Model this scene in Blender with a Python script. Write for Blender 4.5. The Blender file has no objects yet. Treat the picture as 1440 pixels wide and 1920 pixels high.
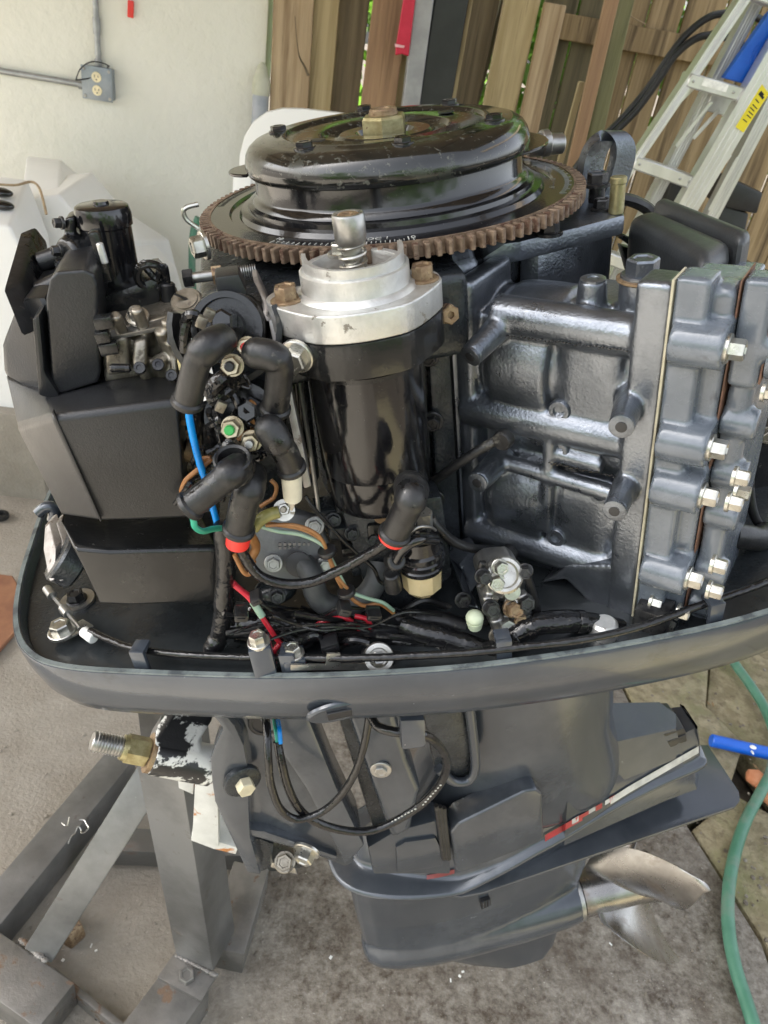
import bpy, bmesh, math, random
from mathutils import Vector, Matrix, Quaternion
R = math.radians
V = Vector
random.seed(7)
C = bpy.context.scene.collection
# ------------------------------------------------------------------ camera
F, CX, CY = 1440.0, 720.0, 960.0            # lens of the photograph in its own pixels (1440 x 1920)
gn = V((-380, 2140, 1440)).normalized()      # gravity, in camera axes (x right, y down, z forward)
hx = V((1, .1103, .1)); hx = (hx - gn * hx.dot(gn)).normalized()
WB = Matrix((hx, (-gn).cross(hx), -gn))      # camera axes -> world
CAMP = V((0, 0, 1.5))
cd = bpy.data.cameras.new('camera'); cam = bpy.data.objects.new('camera', cd); C.objects.link(cam)
cd.sensor_fit = 'VERTICAL'; cd.sensor_height = 24.0; cd.lens = 24.0 * F / 1920.0
cd.clip_start = .02; cd.clip_end = 200
flip = Matrix(((1, 0, 0), (0, -1, 0), (0, 0, -1)))
cam.matrix_world = Matrix.Translation(CAMP) @ (WB @ flip).to_4x4()
cd.dof.use_dof = True; cd.dof.focus_distance = .56; cd.dof.aperture_fstop = 14.0
S = bpy.context.scene
S.camera = cam
# ------------------------------------------------------------------ sky, sun, exposure
SUN_EL, SUN_AZ = 46, 274                     # azimuth: compass from +Y clockwise
w = bpy.data.worlds.new('World'); S.world = w; w.use_nodes = True
nt = w.node_tree; nt.nodes.clear()
sky = nt.nodes.new('ShaderNodeTexSky'); sky.sky_type = 'NISHITA'; sky.sun_disc = False
sky.sun_elevation = R(SUN_EL); sky.sun_rotation = R(SUN_AZ); sky.air_density = 1.0; sky.dust_density = 4.0; sky.ozone_density = 1.0
hs = nt.nodes.new('ShaderNodeHueSaturation'); hs.inputs['Saturation'].default_value = .32
bg = nt.nodes.new('ShaderNodeBackground'); bg.inputs[1].default_value = .15
wo = nt.nodes.new('ShaderNodeOutputWorld')
nt.links.new(sky.outputs[0], hs.inputs['Color']); nt.links.new(hs.outputs[0], bg.inputs[0]); nt.links.new(bg.outputs[0], wo.inputs[0])
sl = bpy.data.lights.new('sun', 'SUN'); sl.energy = 5.0; sl.angle = R(.53); sl.color = (1, .96, .9)
so = bpy.data.objects.new('sun', sl); C.objects.link(so)
sd = V((math.sin(R(SUN_AZ)) * math.cos(R(SUN_EL)), math.cos(R(SUN_AZ)) * math.cos(R(SUN_EL)), math.sin(R(SUN_EL))))
so.rotation_euler = (-sd).to_track_quat('-Z', 'Y').to_euler()
S.view_settings.view_transform = 'Standard'; S.view_settings.look = 'None'
S.view_settings.gamma = 1; S.view_settings.use_curve_mapping = False
S.view_settings.exposure = 2.05
S.render.engine = 'CYCLES'
S.cycles.max_bounces = 8; S.cycles.diffuse_bounces = 4; S.cycles.glossy_bounces = 4; S.cycles.transmission_bounces = 6
S.cycles.use_denoising = True
# ------------------------------------------------------------------ frames
MO = CAMP + WB @ V((.0043, -.2356, .5655))   # crankshaft axis at the ring gear
_d = V((237, 2062, 1440)).normalized(); _x = V((1, -.185, .1)); _x = (_x - _d * _x.dot(_d)).normalized()
ML = Matrix((_x, (-_d).cross(_x), -_d))      # camera axes -> engine axes (X aft, Y away, Z up the crankshaft)
MR = WB @ ML.transposed()                    # engine axes -> world
CAML = MR.transposed() @ (CAMP - MO)
BASE = -1.26                                 # engine-axis height of the thing's base
OFF = Matrix.Translation((0, 0, -BASE))
BU = V((.716, -.698, 0)).normalized(); BN = V((BU.y, -BU.x, 0))      # port cylinder bank: outwards, and the side face's normal
def _hit(c, r, k):
    (a, v), = k.items(); i = 'XYZ'.index(a); return c + r * ((v - c[i]) / r[i])
def camray(px, py): return V(((px - CX) / F, (py - CY) / F, 1.0))
def P(px, py, **k): return _hit(CAML, ML @ camray(px, py), k)          # a point of the engine lying in one of its planes
def PY(px, py, Y): return P(px, py, Y=Y)
def PZ(px, py, Z): return P(px, py, Z=Z)
def W(px, py, **k): return _hit(CAMP, WB @ camray(px, py), k)          # the same in the world
def B(u, wv, z): return BU * u + BN * wv + V((0, 0, z))                # a point in the cylinder bank's axes
def BP(px, py, wv):
    r = ML @ camray(px, py); return CAML + r * ((wv - CAML.dot(BN)) / r.dot(BN))
def depth(p): return (ML.transposed() @ (p - CAML)).z
def px2m(n, p): return n * depth(p) / F
# ------------------------------------------------------------------ materials
MATS = {}
def lnk(t, a, b): t.links.new(a, b)
def mat(name, c1, c2=None, rough=.5, metal=0., scale=60, bump=0., bscale=300, spots=None, spots2=None, rvar=.12, coat=0., stretch=None, spec=.5, trans=0., lo=.4, hi=.6, bdist=.001, rand=0., soft=.04):
    m = bpy.data.materials.new(name); m.use_nodes = True; t = m.node_tree; N = t.nodes
    b = N['Principled BSDF']; tc = N.new('ShaderNodeTexCoord'); src = tc.outputs['Object']
    if stretch:
        mp = N.new('ShaderNodeMapping'); mp.inputs['Scale'].default_value = stretch; lnk(t, src, mp.inputs[0]); src = mp.outputs[0]
    if rand:
        oi = N.new('ShaderNodeObjectInfo'); ad = N.new('ShaderNodeVectorMath'); ad.operation = 'MULTIPLY_ADD'
        cmb = N.new('ShaderNodeCombineXYZ')
        for i in range(3): lnk(t, oi.outputs['Random'], cmb.inputs[i])
        ad.inputs[1].default_value = (37, 53, 71); lnk(t, cmb.outputs[0], ad.inputs[0]); lnk(t, src, ad.inputs[2]); src = ad.outputs[0]
    def noise(s, det=5, ro=.6, dist=0):
        n = N.new('ShaderNodeTexNoise'); n.inputs['Scale'].default_value = s; n.inputs['Detail'].default_value = det
        n.inputs['Roughness'].default_value = ro; n.inputs['Distortion'].default_value = dist; lnk(t, src, n.inputs['Vector']); return n.outputs[0]
    def ramp(f, a, bb):
        r = N.new('ShaderNodeMapRange'); r.inputs[1].default_value = a; r.inputs[2].default_value = bb; lnk(t, f, r.inputs[0]); return r.outputs[0]
    def mix(f, a, bb):
        x = N.new('ShaderNodeMix'); x.data_type = 'RGBA'; lnk(t, f, x.inputs[0])
        for s, k in ((a, 6), (bb, 7)):
            if isinstance(s, tuple): x.inputs[k].default_value = (*s, 1)
            else: lnk(t, s, x.inputs[k])
        return x.outputs[2]
    c2 = c2 or tuple(min(1, v * 1.25 + .003) for v in c1)
    col = mix(ramp(noise(scale), lo, hi), c1, c2)
    rgh = N.new('ShaderNodeMath'); rgh.operation = 'MULTIPLY_ADD'; rgh.use_clamp = True
    lnk(t, noise(scale * 2.3, 4), rgh.inputs[0]); rgh.inputs[1].default_value = rvar * 2; rgh.inputs[2].default_value = max(0.02, rough - rvar); ro = rgh.outputs[0]
    mt = None
    for k, sp in enumerate((spots, spots2)):
        if sp:
            c, thr, ssc, srough, smetal = sp
            f = ramp(noise(ssc, 6, .65, .3), thr, thr + soft)
            col = mix(f, col, c)
            rr = N.new('ShaderNodeMix'); lnk(t, f, rr.inputs[0]); lnk(t, ro, rr.inputs[2]); rr.inputs[3].default_value = srough; ro = rr.outputs[0]
            mm = N.new('ShaderNodeMix'); lnk(t, f, mm.inputs[0]); mm.inputs[3].default_value = smetal
            if mt is None: mm.inputs[2].default_value = metal
            else: lnk(t, mt, mm.inputs[2])
            mt = mm.outputs[0]
    lnk(t, col, b.inputs['Base Color']); lnk(t, ro, b.inputs['Roughness'])
    if mt is None: b.inputs['Metallic'].default_value = metal
    else: lnk(t, mt, b.inputs['Metallic'])
    b.inputs['Specular IOR Level'].default_value = spec
    if coat: b.inputs['Coat Weight'].default_value = coat; b.inputs['Coat Roughness'].default_value = .08
    if trans: b.inputs['Transmission Weight'].default_value = trans
    if bump:
        bp = N.new('ShaderNodeBump'); bp.inputs['Strength'].default_value = bump; bp.inputs['Distance'].default_value = bdist
        lnk(t, noise(bscale, 3, .55), bp.inputs['Height']); lnk(t, bp.outputs[0], b.inputs['Normal'])
    MATS[name] = m; return m
M_block = mat('cast_engine_paint', (.125, .139, .16), (.2, .218, .245), .32, .82, 26, .38, 480, spots=((.035, .04, .048), .6, 22, .16, .7), rvar=.12, bdist=.001, coat=.3, soft=.12)
M_head = mat('brushed_grey_paint', (.095, .112, .135), (.125, .143, .168), .26, .1, 45, .3, 120, spots=((.07, .08, .098), .6, 50, .14, .1), spots2=((.2, .2, .2), .74, 90, .5, 0), rvar=.1, soft=.08, coat=.3)
M_dark = mat('dark_engine_paint', (.03, .034, .038), (.048, .054, .06), .28, .5, 40, .5, 400, rvar=.12)
M_bgloss = mat('gloss_black_paint', (.006, .006, .007), (.009, .009, .01), .12, 0, 50, .08, 500, spots=((.045, .042, .036), .665, 300, .5, 0), rvar=.07, coat=.3)
M_bsemi = mat('worn_black_paint', (.009, .0095, .01), (.016, .016, .016), .2, 0, 45, .2, 200, spots=((.05, .046, .04), .66, 180, .6, 0), rvar=.1)
M_cover = mat('dusty_gloss_black', (.007, .0075, .007), (.012, .0125, .011), .14, 0, 40, .05, 400, spots=((.075, .075, .062), .6, 230, .5, 0), spots2=((.03, .032, .026), .56, 30, .3, 0), rvar=.07, coat=.4)
M_plast = mat('matt_black_plastic', (.011, .0115, .0125), (.017, .0175, .019), .34, 0, 20, .22, 900, spots=((.08, .08, .078), .71, 240, .6, 0), spots2=((.026, .027, .029), .6, 9, .5, 0), rvar=.1, soft=.08)
M_rub = mat('black_rubber', (.008, .008, .009), (.017, .017, .017), .4, 0, 70, .35, 250, spots=((.075, .07, .06), .61, 75, .6, 0), spots2=((.006, .006, .006), .6, 40, .14, 0), rvar=.12)
M_vinyl = mat('shiny_black_vinyl', (.007, .007, .008), (.012, .012, .012), .14, 0, 60, .8, 130, spots=((.05, .048, .042), .68, 120, .6, 0), rvar=.12, bdist=.0015)
M_alu = mat('oxidised_aluminium', (.52, .52, .5), (.64, .64, .62), .42, .75, 60, .25, 600, spots=((.2, .18, .15), .64, 70, .6, .3), rvar=.12)
M_zinc = mat('zinc_plated_steel', (.4, .39, .35), (.54, .53, .48), .3, .9, 90, .1, 400, spots=((.25, .22, .17), .66, 130, .6, .4), rvar=.1)
M_steel = mat('worn_steel', (.3, .3, .29), (.42, .41, .39), .36, .9, 90, .1, 400, rvar=.12)
M_bronze = mat('rusty_bolt_steel', (.2, .13, .075), (.3, .22, .13), .48, .5, 150, .4, 700, spots=((.09, .05, .03), .58, 160, .7, 0))
M_rust = mat('rusty_gear_steel', (.125, .084, .056), (.23, .165, .115), .55, .35, 140, .5, 800, spots=((.075, .035, .02), .56, 110, .8, 0), rand=1)
M_gold = mat('yellow_zinc', (.27, .23, .11), (.4, .36, .2), .36, .7, 90, .2, 500, spots=((.16, .1, .04), .63, 90, .6, .2))
M_darkbolt = mat('black_oxide_bolt', (.02, .02, .022), (.05, .05, .05), .3, .5, 120, .2, 400)
M_cowl = mat('grey_cowling_paint', (.043, .052, .066), (.062, .072, .088), .2, .25, 9, .1, 500, spots=((.04, .045, .05), .58, 12, .22, .2), spots2=((.17, .18, .18), .7, 85, .55, 0), rvar=.12, soft=.1, coat=.4)
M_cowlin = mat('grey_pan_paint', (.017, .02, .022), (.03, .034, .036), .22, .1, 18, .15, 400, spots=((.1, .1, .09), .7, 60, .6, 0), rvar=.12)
M_edge = mat('scuffed_rim', (.11, .13, .13), (.16, .185, .18), .4, 0, 60, .2, 500, spots=((.06, .07, .075), .5, 50, .4, 0), spots2=((.26, .29, .28), .66, 90, .5, 0), soft=.1)
M_leg = mat('grey_leg_paint', (.056, .064, .076), (.08, .089, .102), .22, .35, 7, .12, 450, spots=((.052, .06, .071), .5, 13, .2, .35), spots2=((.19, .19, .19), .72, 70, .5, 0), rvar=.12, coat=.3, soft=.15)
M_plate = mat('galvanised_strip', (.27, .25, .23), (.38, .36, .34), .45, .7, 60, .3, 600, spots=((.14, .11, .09), .6, 80, .6, .3))
M_carb = mat('cast_pot_metal', (.19, .17, .135), (.29, .265, .22), .38, .75, 70, .25, 500, spots=((.1, .085, .065), .56, 60, .5, .4))
M_bowl = mat('amber_fuel_bowl', (.75, .62, .36), (.8, .68, .42), .15, 0, 40, 0, 100, trans=.55, rvar=.05)
M_blue = mat('blue_wire', (.0, .2, .62), (.0, .25, .7), .3, 0, 60)
M_green = mat('green_wire', (.03, .33, .22), (.05, .42, .28), .35, 0, 60)
M_red = mat('red_wire', (.42, .012, .025), (.5, .02, .035), .3, 0, 60)
M_redcap = mat('red_sleeve', (.62, .02, .015), (.7, .03, .02), .35, 0, 60)
M_brown = mat('brown_wire', (.24, .1, .03), (.32, .15, .05), .4, 0, 90)
M_pgreen = mat('pale_green_wire', (.22, .34, .25), (.3, .4, .3), .4, 0, 90)
M_grease = mat('olive_grease_wire', (.16, .15, .04), (.24, .22, .08), .4, 0, 90)
M_hoseg = mat('grey_hose', (.045, .048, .05), None, .45, 0, 90, .1, 300)
M_white = mat('white_label', (.7, .7, .66), None, .5, 0, 60)
M_cream = mat('cream_sleeve', (.55, .52, .42), (.65, .62, .5), .45, 0, 80)
M_gasket = mat('cream_gasket', (.34, .31, .22), (.42, .39, .29), .6, 0, 120)
M_brgask = mat('brown_sealant', (.1, .05, .03), (.16, .08, .05), .6, 0, 120)
M_ss = mat('stainless_propeller', (.25, .24, .23), (.34, .33, .315), .28, .95, 18, .1, 200, spots=((.17, .13, .1), .55, 16, .42, .8), rvar=.1, soft=.15)
M_marks = mat('worn_white_print', (.62, .62, .58), (.4, .4, .37), .5, 0, 200)
M_stripew = mat('white_decal', (.5, .5, .47), (.36, .36, .34), .4, 0, 60)
M_striper = mat('red_decal', (.36, .025, .03), (.25, .03, .03), .4, 0, 60)
M_chip = mat('chipped_white_paint', (.62, .62, .58), (.55, .55, .52), .45, 0, 30, .4, 200, spots=((.015, .015, .016), .46, 38, .35, 0), spots2=((.22, .09, .03), .63, 44, .8, 0))
M_whrust = mat('rusty_white_paint', (.62, .62, .59), (.52, .52, .49), .5, 0, 20, .3, 200, spots=((.42, .17, .05), .57, 18, .8, 0), spots2=((.16, .06, .025), .64, 30, .85, 0))
# ------------------------------------------------------------------ mesh building
class MB:
    """Collects closed shapes; build() links them as ONE mesh object."""
    def __init__(s): s.bm = bmesh.new()
    def _face(s, vs):
        try: return s.bm.faces.new(vs)
        except ValueError: return None
    def prism(s, pts, ext, bev=0, seg=2, ext2=None):
        pts = [V(p) for p in pts]; ext = V(ext); n = len(pts)
        a = [s.bm.verts.new(p) for p in pts]; top = ext2 if ext2 else [p + ext for p in pts]
        b = [s.bm.verts.new(V(p)) for p in top]
        fs = [s._face(a[::-1]), s._face(b)] + [s._face((a[i], a[(i + 1) % n], b[(i + 1) % n], b[i])) for i in range(n)]
        fs = [q for q in fs if q]
        bmesh.ops.recalc_face_normals(s.bm, faces=fs)
        if bev:
            es = list({e for q in fs for e in q.edges})
            bmesh.ops.bevel(s.bm, geom=es, offset=bev, segments=seg, profile=.6, affect='EDGES', clamp_overlap=True)
        return s
    def box(s, c, size, rot=None, bev=0, seg=2):
        x, y, z = (v / 2 for v in size); m = (rot or Matrix.Identity(3)); c = V(c)
        q = [c + m @ V(p) for p in ((-x, -y, -z), (x, -y, -z), (x, y, -z), (-x, y, -z))]
        return s.prism(q, m @ V((0, 0, 2 * z)), bev, seg)
    def rings(s, rs, caps=True, closed=False):
        vs = [[s.bm.verts.new(p) for p in r] for r in rs]; n = len(vs[0]); fs = []
        m = len(vs)
        for k in range(m if closed else m - 1):
            A, Bq = vs[k], vs[(k + 1) % m]
            for i in range(n): fs.append(s._face((A[i], A[(i + 1) % n], Bq[(i + 1) % n], Bq[i])))
        if caps and not closed: fs += [s._face(vs[0][::-1]), s._face(vs[-1])]
        bmesh.ops.recalc_face_normals(s.bm, faces=[q for q in fs if q])
        return s
    def lathe(s, o, axis, prof, n=48, caps=True, closed=False):
        o = V(o); q = V((0, 0, 1)).rotation_difference(V(axis).normalized())
        return s.rings([[o + q @ V((r * math.cos(2 * math.pi * i / n), r * math.sin(2 * math.pi * i / n), h)) for i in range(n)] for r, h in prof], caps, closed)
    def cyl(s, a, b, r, r2=None, n=16, bev=0):
        a, b = V(a), V(b); L = (b - a).length; r2 = r if r2 is None else r2
        pr = [(r, 0), (r2, L)] if not bev else [(r - bev, 0), (r, bev), (r2, L - bev), (r2 - bev, L)]
        return s.lathe(a, b - a, pr, n)
    def tube(s, pts, r, n=10, res=6, flat=None):
        pts = spline([V(p) for p in pts], res); rs = []
        t0 = (pts[1] - pts[0]).normalized(); u = t0.orthogonal().normalized()
        L = len(pts)
        for i, p in enumerate(pts):
            t = (pts[min(i + 1, L - 1)] - pts[max(i - 1, 0)]).normalized()
            u = (u - t * u.dot(t)).normalized(); v = t.cross(u)
            rr = r(i / (L - 1)) if callable(r) else r
            rs.append([p + (u * math.cos(2 * math.pi * k / n) + v * math.sin(2 * math.pi * k / n)) * rr for k in range(n)])
        return s.rings(rs)
    def ball(s, c, r, sc=(1, 1, 1), n=16):
        c = V(c)
        return s.rings([[c + V((math.sin(a) * math.cos(2 * math.pi * i / n) * r * sc[0], math.sin(a) * math.sin(2 * math.pi * i / n) * r * sc[1], math.cos(a) * r * sc[2])) for i in range(n)] for a in [math.pi * (k + .35) / (n // 2 + .7 - .0) for k in range(n // 2 + 1)]])
    def quad(s, pts): s._face([s.bm.verts.new(V(p)) for p in pts]); return s
    def mesh(s, name, m, angle=38):
        me = bpy.data.meshes.new(name); s.bm.normal_update(); s.bm.to_mesh(me); s.bm.free()
        me.materials.append(m)
        for p in me.polygons: p.use_smooth = True
        me.set_sharp_from_angle(angle=R(angle)); return me
    def build(s, name, m, parent=None, angle=38, **tags): return link(name, s.mesh(name, m, angle), parent, **tags)
def spline(p, res):
    if len(p) < 3: return p
    out = []
    for i in range(len(p) - 1):
        a, b, c, d = p[max(i - 1, 0)], p[i], p[i + 1], p[min(i + 2, len(p) - 1)]
        for k in range(res):
            t = k / res
            out.append(.5 * ((2 * b) + (c - a) * t + (2 * a - 5 * b + 4 * c - d) * t * t + (3 * b - a - 3 * c + d) * t ** 3))
    return out + [p[-1]]
def closed(pts, res):
    n = len(pts); out = []
    for i in range(n):
        a, b_, c, d = (V((*pts[(i + k) % n], 0)) for k in (-1, 0, 1, 2))
        for k in range(res):
            t = k / res; out.append(.5 * ((2 * b_) + (c - a) * t + (2 * a - 5 * b_ + 4 * c - d) * t * t + (3 * b_ - a - 3 * c + d) * t ** 3))
    return out
MOTOR = None
def link(name, data, parent=None, mtx=None, **tags):
    o = bpy.data.objects.new(name, data); C.objects.link(o)
    m = mtx or Matrix.Identity(4)
    if parent is not None:
        o.parent = parent
        if parent is MOTOR: m = OFF @ m
        elif parent.get('local'): m = Matrix.Translation(V(parent['local'])) .inverted() @ m
    o.matrix_local = m
    for k, v in tags.items():
        if v is not None: o[k] = v
    return o
def root(name, label, cat, loc=(0, 0, 0), group=None):
    o = bpy.data.objects.new(name, None); C.objects.link(o); o.location = loc; o.empty_display_size = .05
    o['label'] = label; o['category'] = cat; o['local'] = tuple(loc)
    if group: o['group'] = group
    return o
def axm(p, axis, roll=0):
    return Matrix.Translation(V(p)) @ V((0, 0, 1)).rotation_difference(V(axis).normalized()).to_matrix().to_4x4() @ Matrix.Rotation(roll, 4, 'Z')
BCACHE = {}
def bolt(parent, p, axis, r=.006, h=.006, m=None, wash=1.35, name='bolt', hole=0., roll=None, stud=0.):
    """hex head with a flange or washer under it, sitting at p and pointing along axis"""
    m = m or M_zinc; key = (round(r, 5), round(h, 5), m.name, wash, hole, stud)
    if key not in BCACHE:
        b = MB(); wh = r * .22 if wash else 0
        if wash: b.lathe((0, 0, -.001), (0, 0, 1), [(r * wash, 0), (r * wash, wh * .7 + .001), (r * wash * .93, wh + .001)], 20)
        hexr = lambda q: [V((q * math.cos(math.pi * k / 3), q * math.sin(math.pi * k / 3), 0)) for k in range(6)]
        up = lambda L, z: [p_ + V((0, 0, z)) for p_ in L]
        rs = [up(hexr(r), wh), up(hexr(r), wh + h * .86), up(hexr(r * .9), wh + h)]
        if hole: rs += [up(hexr(r * hole), wh + h), up(hexr(r * hole * .95), wh + h * .6)]
        else: rs += [up(hexr(r * .62), wh + h), up(hexr(r * .55), wh + h * .9)]
        b.rings(rs)
        if stud: b.lathe((0, 0, wh), (0, 0, 1), [(r * .5, 0), (r * .5, h + stud * .85), (r * .38, h + stud)], 14)
        BCACHE[key] = b.mesh(name, m, 30)
    return link(name, BCACHE[key], parent, axm(p, axis, random.random() * 1.04 if roll is None else roll))
def textmesh(name, cu, parent, mtx):
    tmp = bpy.data.objects.new('lettering', cu); C.objects.link(tmp); dg = bpy.context.evaluated_depsgraph_get()
    me = bpy.data.meshes.new_from_object(tmp.evaluated_get(dg)); C.objects.unlink(tmp); bpy.data.objects.remove(tmp)
    if not me.materials: me.materials.append(cu.materials[0])
    return link(name, me, parent, mtx)
def cast(o, vox=.0016, it=6):
    """fuse the shapes of a casting and round its corners as a mould does"""
    r = o.modifiers.new('fuse', 'REMESH'); r.mode = 'VOXEL'; r.voxel_size = vox; r.use_smooth_shade = True
    s_ = o.modifiers.new('round', 'SMOOTH'); s_.factor = .5; s_.iterations = it
    return o
# ================================================================== SETTING
def concrete():
    m = mat('worn_concrete', (.265, .235, .19), (.345, .315, .265), .72, 0, 5, .9, 110, rvar=.1, bdist=.003, lo=.3, hi=.7)
    t = m.node_tree; N = t.nodes; b = N['Principled BSDF']; src = N['Texture Coordinate'].outputs['Object']
    def noise(s_, d, r_): n = N.new('ShaderNodeTexNoise'); n.inputs['Scale'].default_value = s_; n.inputs['Detail'].default_value = d; n.inputs['Roughness'].default_value = r_; lnk(t, src, n.inputs['Vector']); return n.outputs[0]
    def mr(f, a, c, lo=0., hi=1.): r = N.new('ShaderNodeMapRange'); r.inputs[1].default_value = a; r.inputs[2].default_value = c; r.inputs[3].default_value = lo; r.inputs[4].default_value = hi; lnk(t, f, r.inputs[0]); return r.outputs[0]
    def mth(op, a, c):
        n = N.new('ShaderNodeMath'); n.operation = op; n.use_clamp = True
        for i, q in enumerate((a, c)):
            if isinstance(q, float): n.inputs[i].default_value = q
            else: lnk(t, q, n.inputs[i])
        return n.outputs[0]
    base = b.inputs['Base Color'].links[0].from_socket; rough = b.inputs['Roughness'].links[0].from_socket
    sp = N.new('ShaderNodeSeparateXYZ'); lnk(t, src, sp.inputs[0])
    # darker brown, less rough part of the slab, ragged-edged, towards the propeller's side
    patch = mr(mth('ADD', mr(sp.outputs[0], -.45, .35), mr(noise(1.7, 4, .6), .3, .7, -.3, .3)), .25, .75)
    grain = mr(noise(75, 6, .75), .38, .66); mott = mr(noise(15, 7, .72), .36, .64)
    f = mth('MULTIPLY', mth('ADD', mth('MULTIPLY', grain, .6), mth('MULTIPLY', mott, .62)), mr(patch, 0, 1, .16, 1.))
    def mix(f_, a, c):
        x = N.new('ShaderNodeMix'); x.data_type = 'RGBA'; lnk(t, f_, x.inputs[0])
        for q, k in ((a, 6), (c, 7)):
            if isinstance(q, tuple): x.inputs[k].default_value = (*q, 1)
            else: lnk(t, q, x.inputs[k])
        return x.outputs[2]
    col = mix(f, base, (.058, .04, .024)); col = mix(mr(noise(170, 3, .5), .68, .74), col, (.4, .38, .33)); col = mix(mr(noise(2.6, 6, .7), .54, .74, 0, .3), col, (.4, .375, .33)); col = mix(mth('MULTIPLY', mr(noise(5.5, 7, .75), .5, .68, 0, .75), mr(patch, 0, 1, .15, 1.)), col, (.085, .062, .042)); lnk(t, col, b.inputs['Base Color'])
    rr = N.new('ShaderNodeMix'); lnk(t, mth('MULTIPLY', patch, mr(noise(3, 4, .6), .4, .6)), rr.inputs[0]); lnk(t, rough, rr.inputs[2]); rr.inputs[3].default_value = .45; lnk(t, rr.outputs[0], b.inputs['Roughness'])
    return m
M_conc = concrete()
M_moss = mat('mossy_concrete', (.2, .165, .095), (.31, .265, .165), .8, 0, 22, 1., 60, spots=((.19, .185, .085), .48, 7, .85, 0), spots2=((.12, .09, .055), .52, 48, .8, 0), bdist=.006, soft=.22)
M_dirt = mat('damp_dirt', (.05, .04, .03), (.1, .08, .055), .85, 0, 14, 1, 60, bdist=.006)
M_wall = mat('cream_plaster', (.72, .71, .63), (.765, .755, .68), .55, 0, 1.6, .6, 34, spots=((.62, .6, .49), .6, 3, .6, 0), spots2=((.4, .38, .3), .73, 34, .7, 0), bdist=.006, rvar=.06, soft=.1)
def wood(name, c1, c2, dark): return mat(name, c1, c2, .65, 0, 38, .7, 160, spots=(dark, .5, 22, .75, 0), spots2=(tuple(v * .45 for v in dark), .61, 60, .8, 0), stretch=(1, 1, .05), rand=1, lo=.36, hi=.64, bdist=.002, soft=.16)
M_w1 = wood('pale_timber', (.33, .235, .135), (.45, .34, .21), (.2, .13, .07))
M_w2 = wood('tan_timber', (.31, .235, .115), (.44, .345, .19), (.16, .115, .055))
M_w3 = wood('dark_timber', (.11, .08, .045), (.2, .15, .09), (.06, .045, .025))
M_w4 = wood('reddish_timber', (.27, .16, .09), (.36, .22, .12), (.17, .1, .055))
M_w5 = wood('green_timber', (.16, .16, .07), (.22, .21, .1), (.1, .1, .045))
M_wf = wood('fence_timber', (.23, .155, .07), (.4, .285, .15), (.1, .065, .03))
M_wd = wood('dark_fence_timber', (.12, .1, .055), (.18, .15, .08), (.07, .06, .03))  # darker tone for the boards nearest the loose planks and one strip
M_wr = wood('roof_timber', (.3, .23, .15), (.38, .3, .2), (.2, .15, .1))
M_bark = mat('tree_bark', (.1, .08, .06), (.16, .13, .1), .85, 0, 14, 1, 40, stretch=(1, 1, .3), bdist=.01)
M_leaf = mat('leaf_green', (.06, .12, .02), (.12, .2, .04), .5, 0, 3, rand=1)
t_ = M_leaf.node_tree; tr_ = t_.nodes.new('ShaderNodeBsdfTranslucent'); tr_.inputs[0].default_value = (.2, .4, .05, 1); mx_ = t_.nodes.new('ShaderNodeMixShader'); mx_.inputs[0].default_value = .45
lnk(t_, t_.nodes['Principled BSDF'].outputs[0], mx_.inputs[1]); lnk(t_, tr_.outputs[0], mx_.inputs[2]); lnk(t_, mx_.outputs[0], t_.nodes['Material Output'].inputs[0])
M_gal = mat('grey_conduit', (.3, .31, .32), (.38, .39, .4), .4, .6, 30, .1, 200)
M_box = mat('grey_outlet_steel', (.23, .26, .29), (.28, .31, .34), .4, .4, 30, .1, 200)
M_ivory = mat('ivory_plastic', (.68, .6, .4), None, .35, 0, 30)
M_pvc = mat('grey_pvc', (.3, .33, .37), (.36, .38, .42), .45, 0, 20, .1, 100)
M_pvcg = mat('painted_pvc', (.42, .43, .32), (.5, .5, .4), .5, 0, 20, .1, 100)
M_gel = mat('white_gelcoat', (.76, .76, .74), (.8, .8, .78), .35, 0, 4, .1, 60, rvar=.08)
M_blk = mat('black_plastic', (.012, .012, .013), None, .4, 0, 30)
M_stl = mat('galvanised_post', (.3, .3, .31), (.36, .36, .37), .5, .5, 20, .2, 100)
M_blkp = mat('black_post_paint', (.012, .014, .014), (.02, .022, .022), .45, 0, 12, .2, 100)
M_redp = mat('red_webbing', (.55, .015, .05), (.5, .01, .04), .5, 0, 30)
M_pink = mat('pink_tab', (.75, .4, .42), None, .5)
M_lad = mat('ladder_aluminium', (.6, .6, .58), (.7, .7, .68), .38, .75, 18, .2, 200, stretch=(1, 1, .2))
M_bluep = mat('blue_plastic', (.005, .1, .55), (.01, .12, .6), .35, 0, 20)
M_yel = mat('yellow_sticker', (.75, .62, .02), (.7, .58, .02), .45, 0, 20)
M_hoseG = mat('green_garden_hose', (.055, .17, .11), (.085, .22, .15), .45, 0, 12, .2, 120, spots=((.17, .2, .165), .5, 9, .7, 0), soft=.2)
M_terra = mat('terracotta', (.42, .16, .07), (.5, .22, .11), .8, 0, 30, .4, 100)
M_brd = mat('brown_hardboard', (.2, .085, .045), (.26, .12, .06), .6, 0, 20, .2, 100)
M_twig = mat('dry_twig', (.3, .22, .13), None, .8, 0, 60)
M_stand = mat('stand_steel', (.13, .13, .125), (.24, .24, .235), .4, .6, 5, .3, 220, spots=((.3, .3, .29), .66, 210, .5, .3), spots2=((.1, .07, .05), .62, 22, .7, .1), rvar=.14, soft=.12)
M_standr = mat('stand_rusty_steel', (.15, .145, .135), (.23, .22, .205), .45, .55, 12, .5, 200, spots=((.15, .1, .065), .6, 22, .8, .1), spots2=((.32, .3, .27), .7, 50, .5, .4))

def struct(o): o['kind'] = 'structure'; return o
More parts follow.
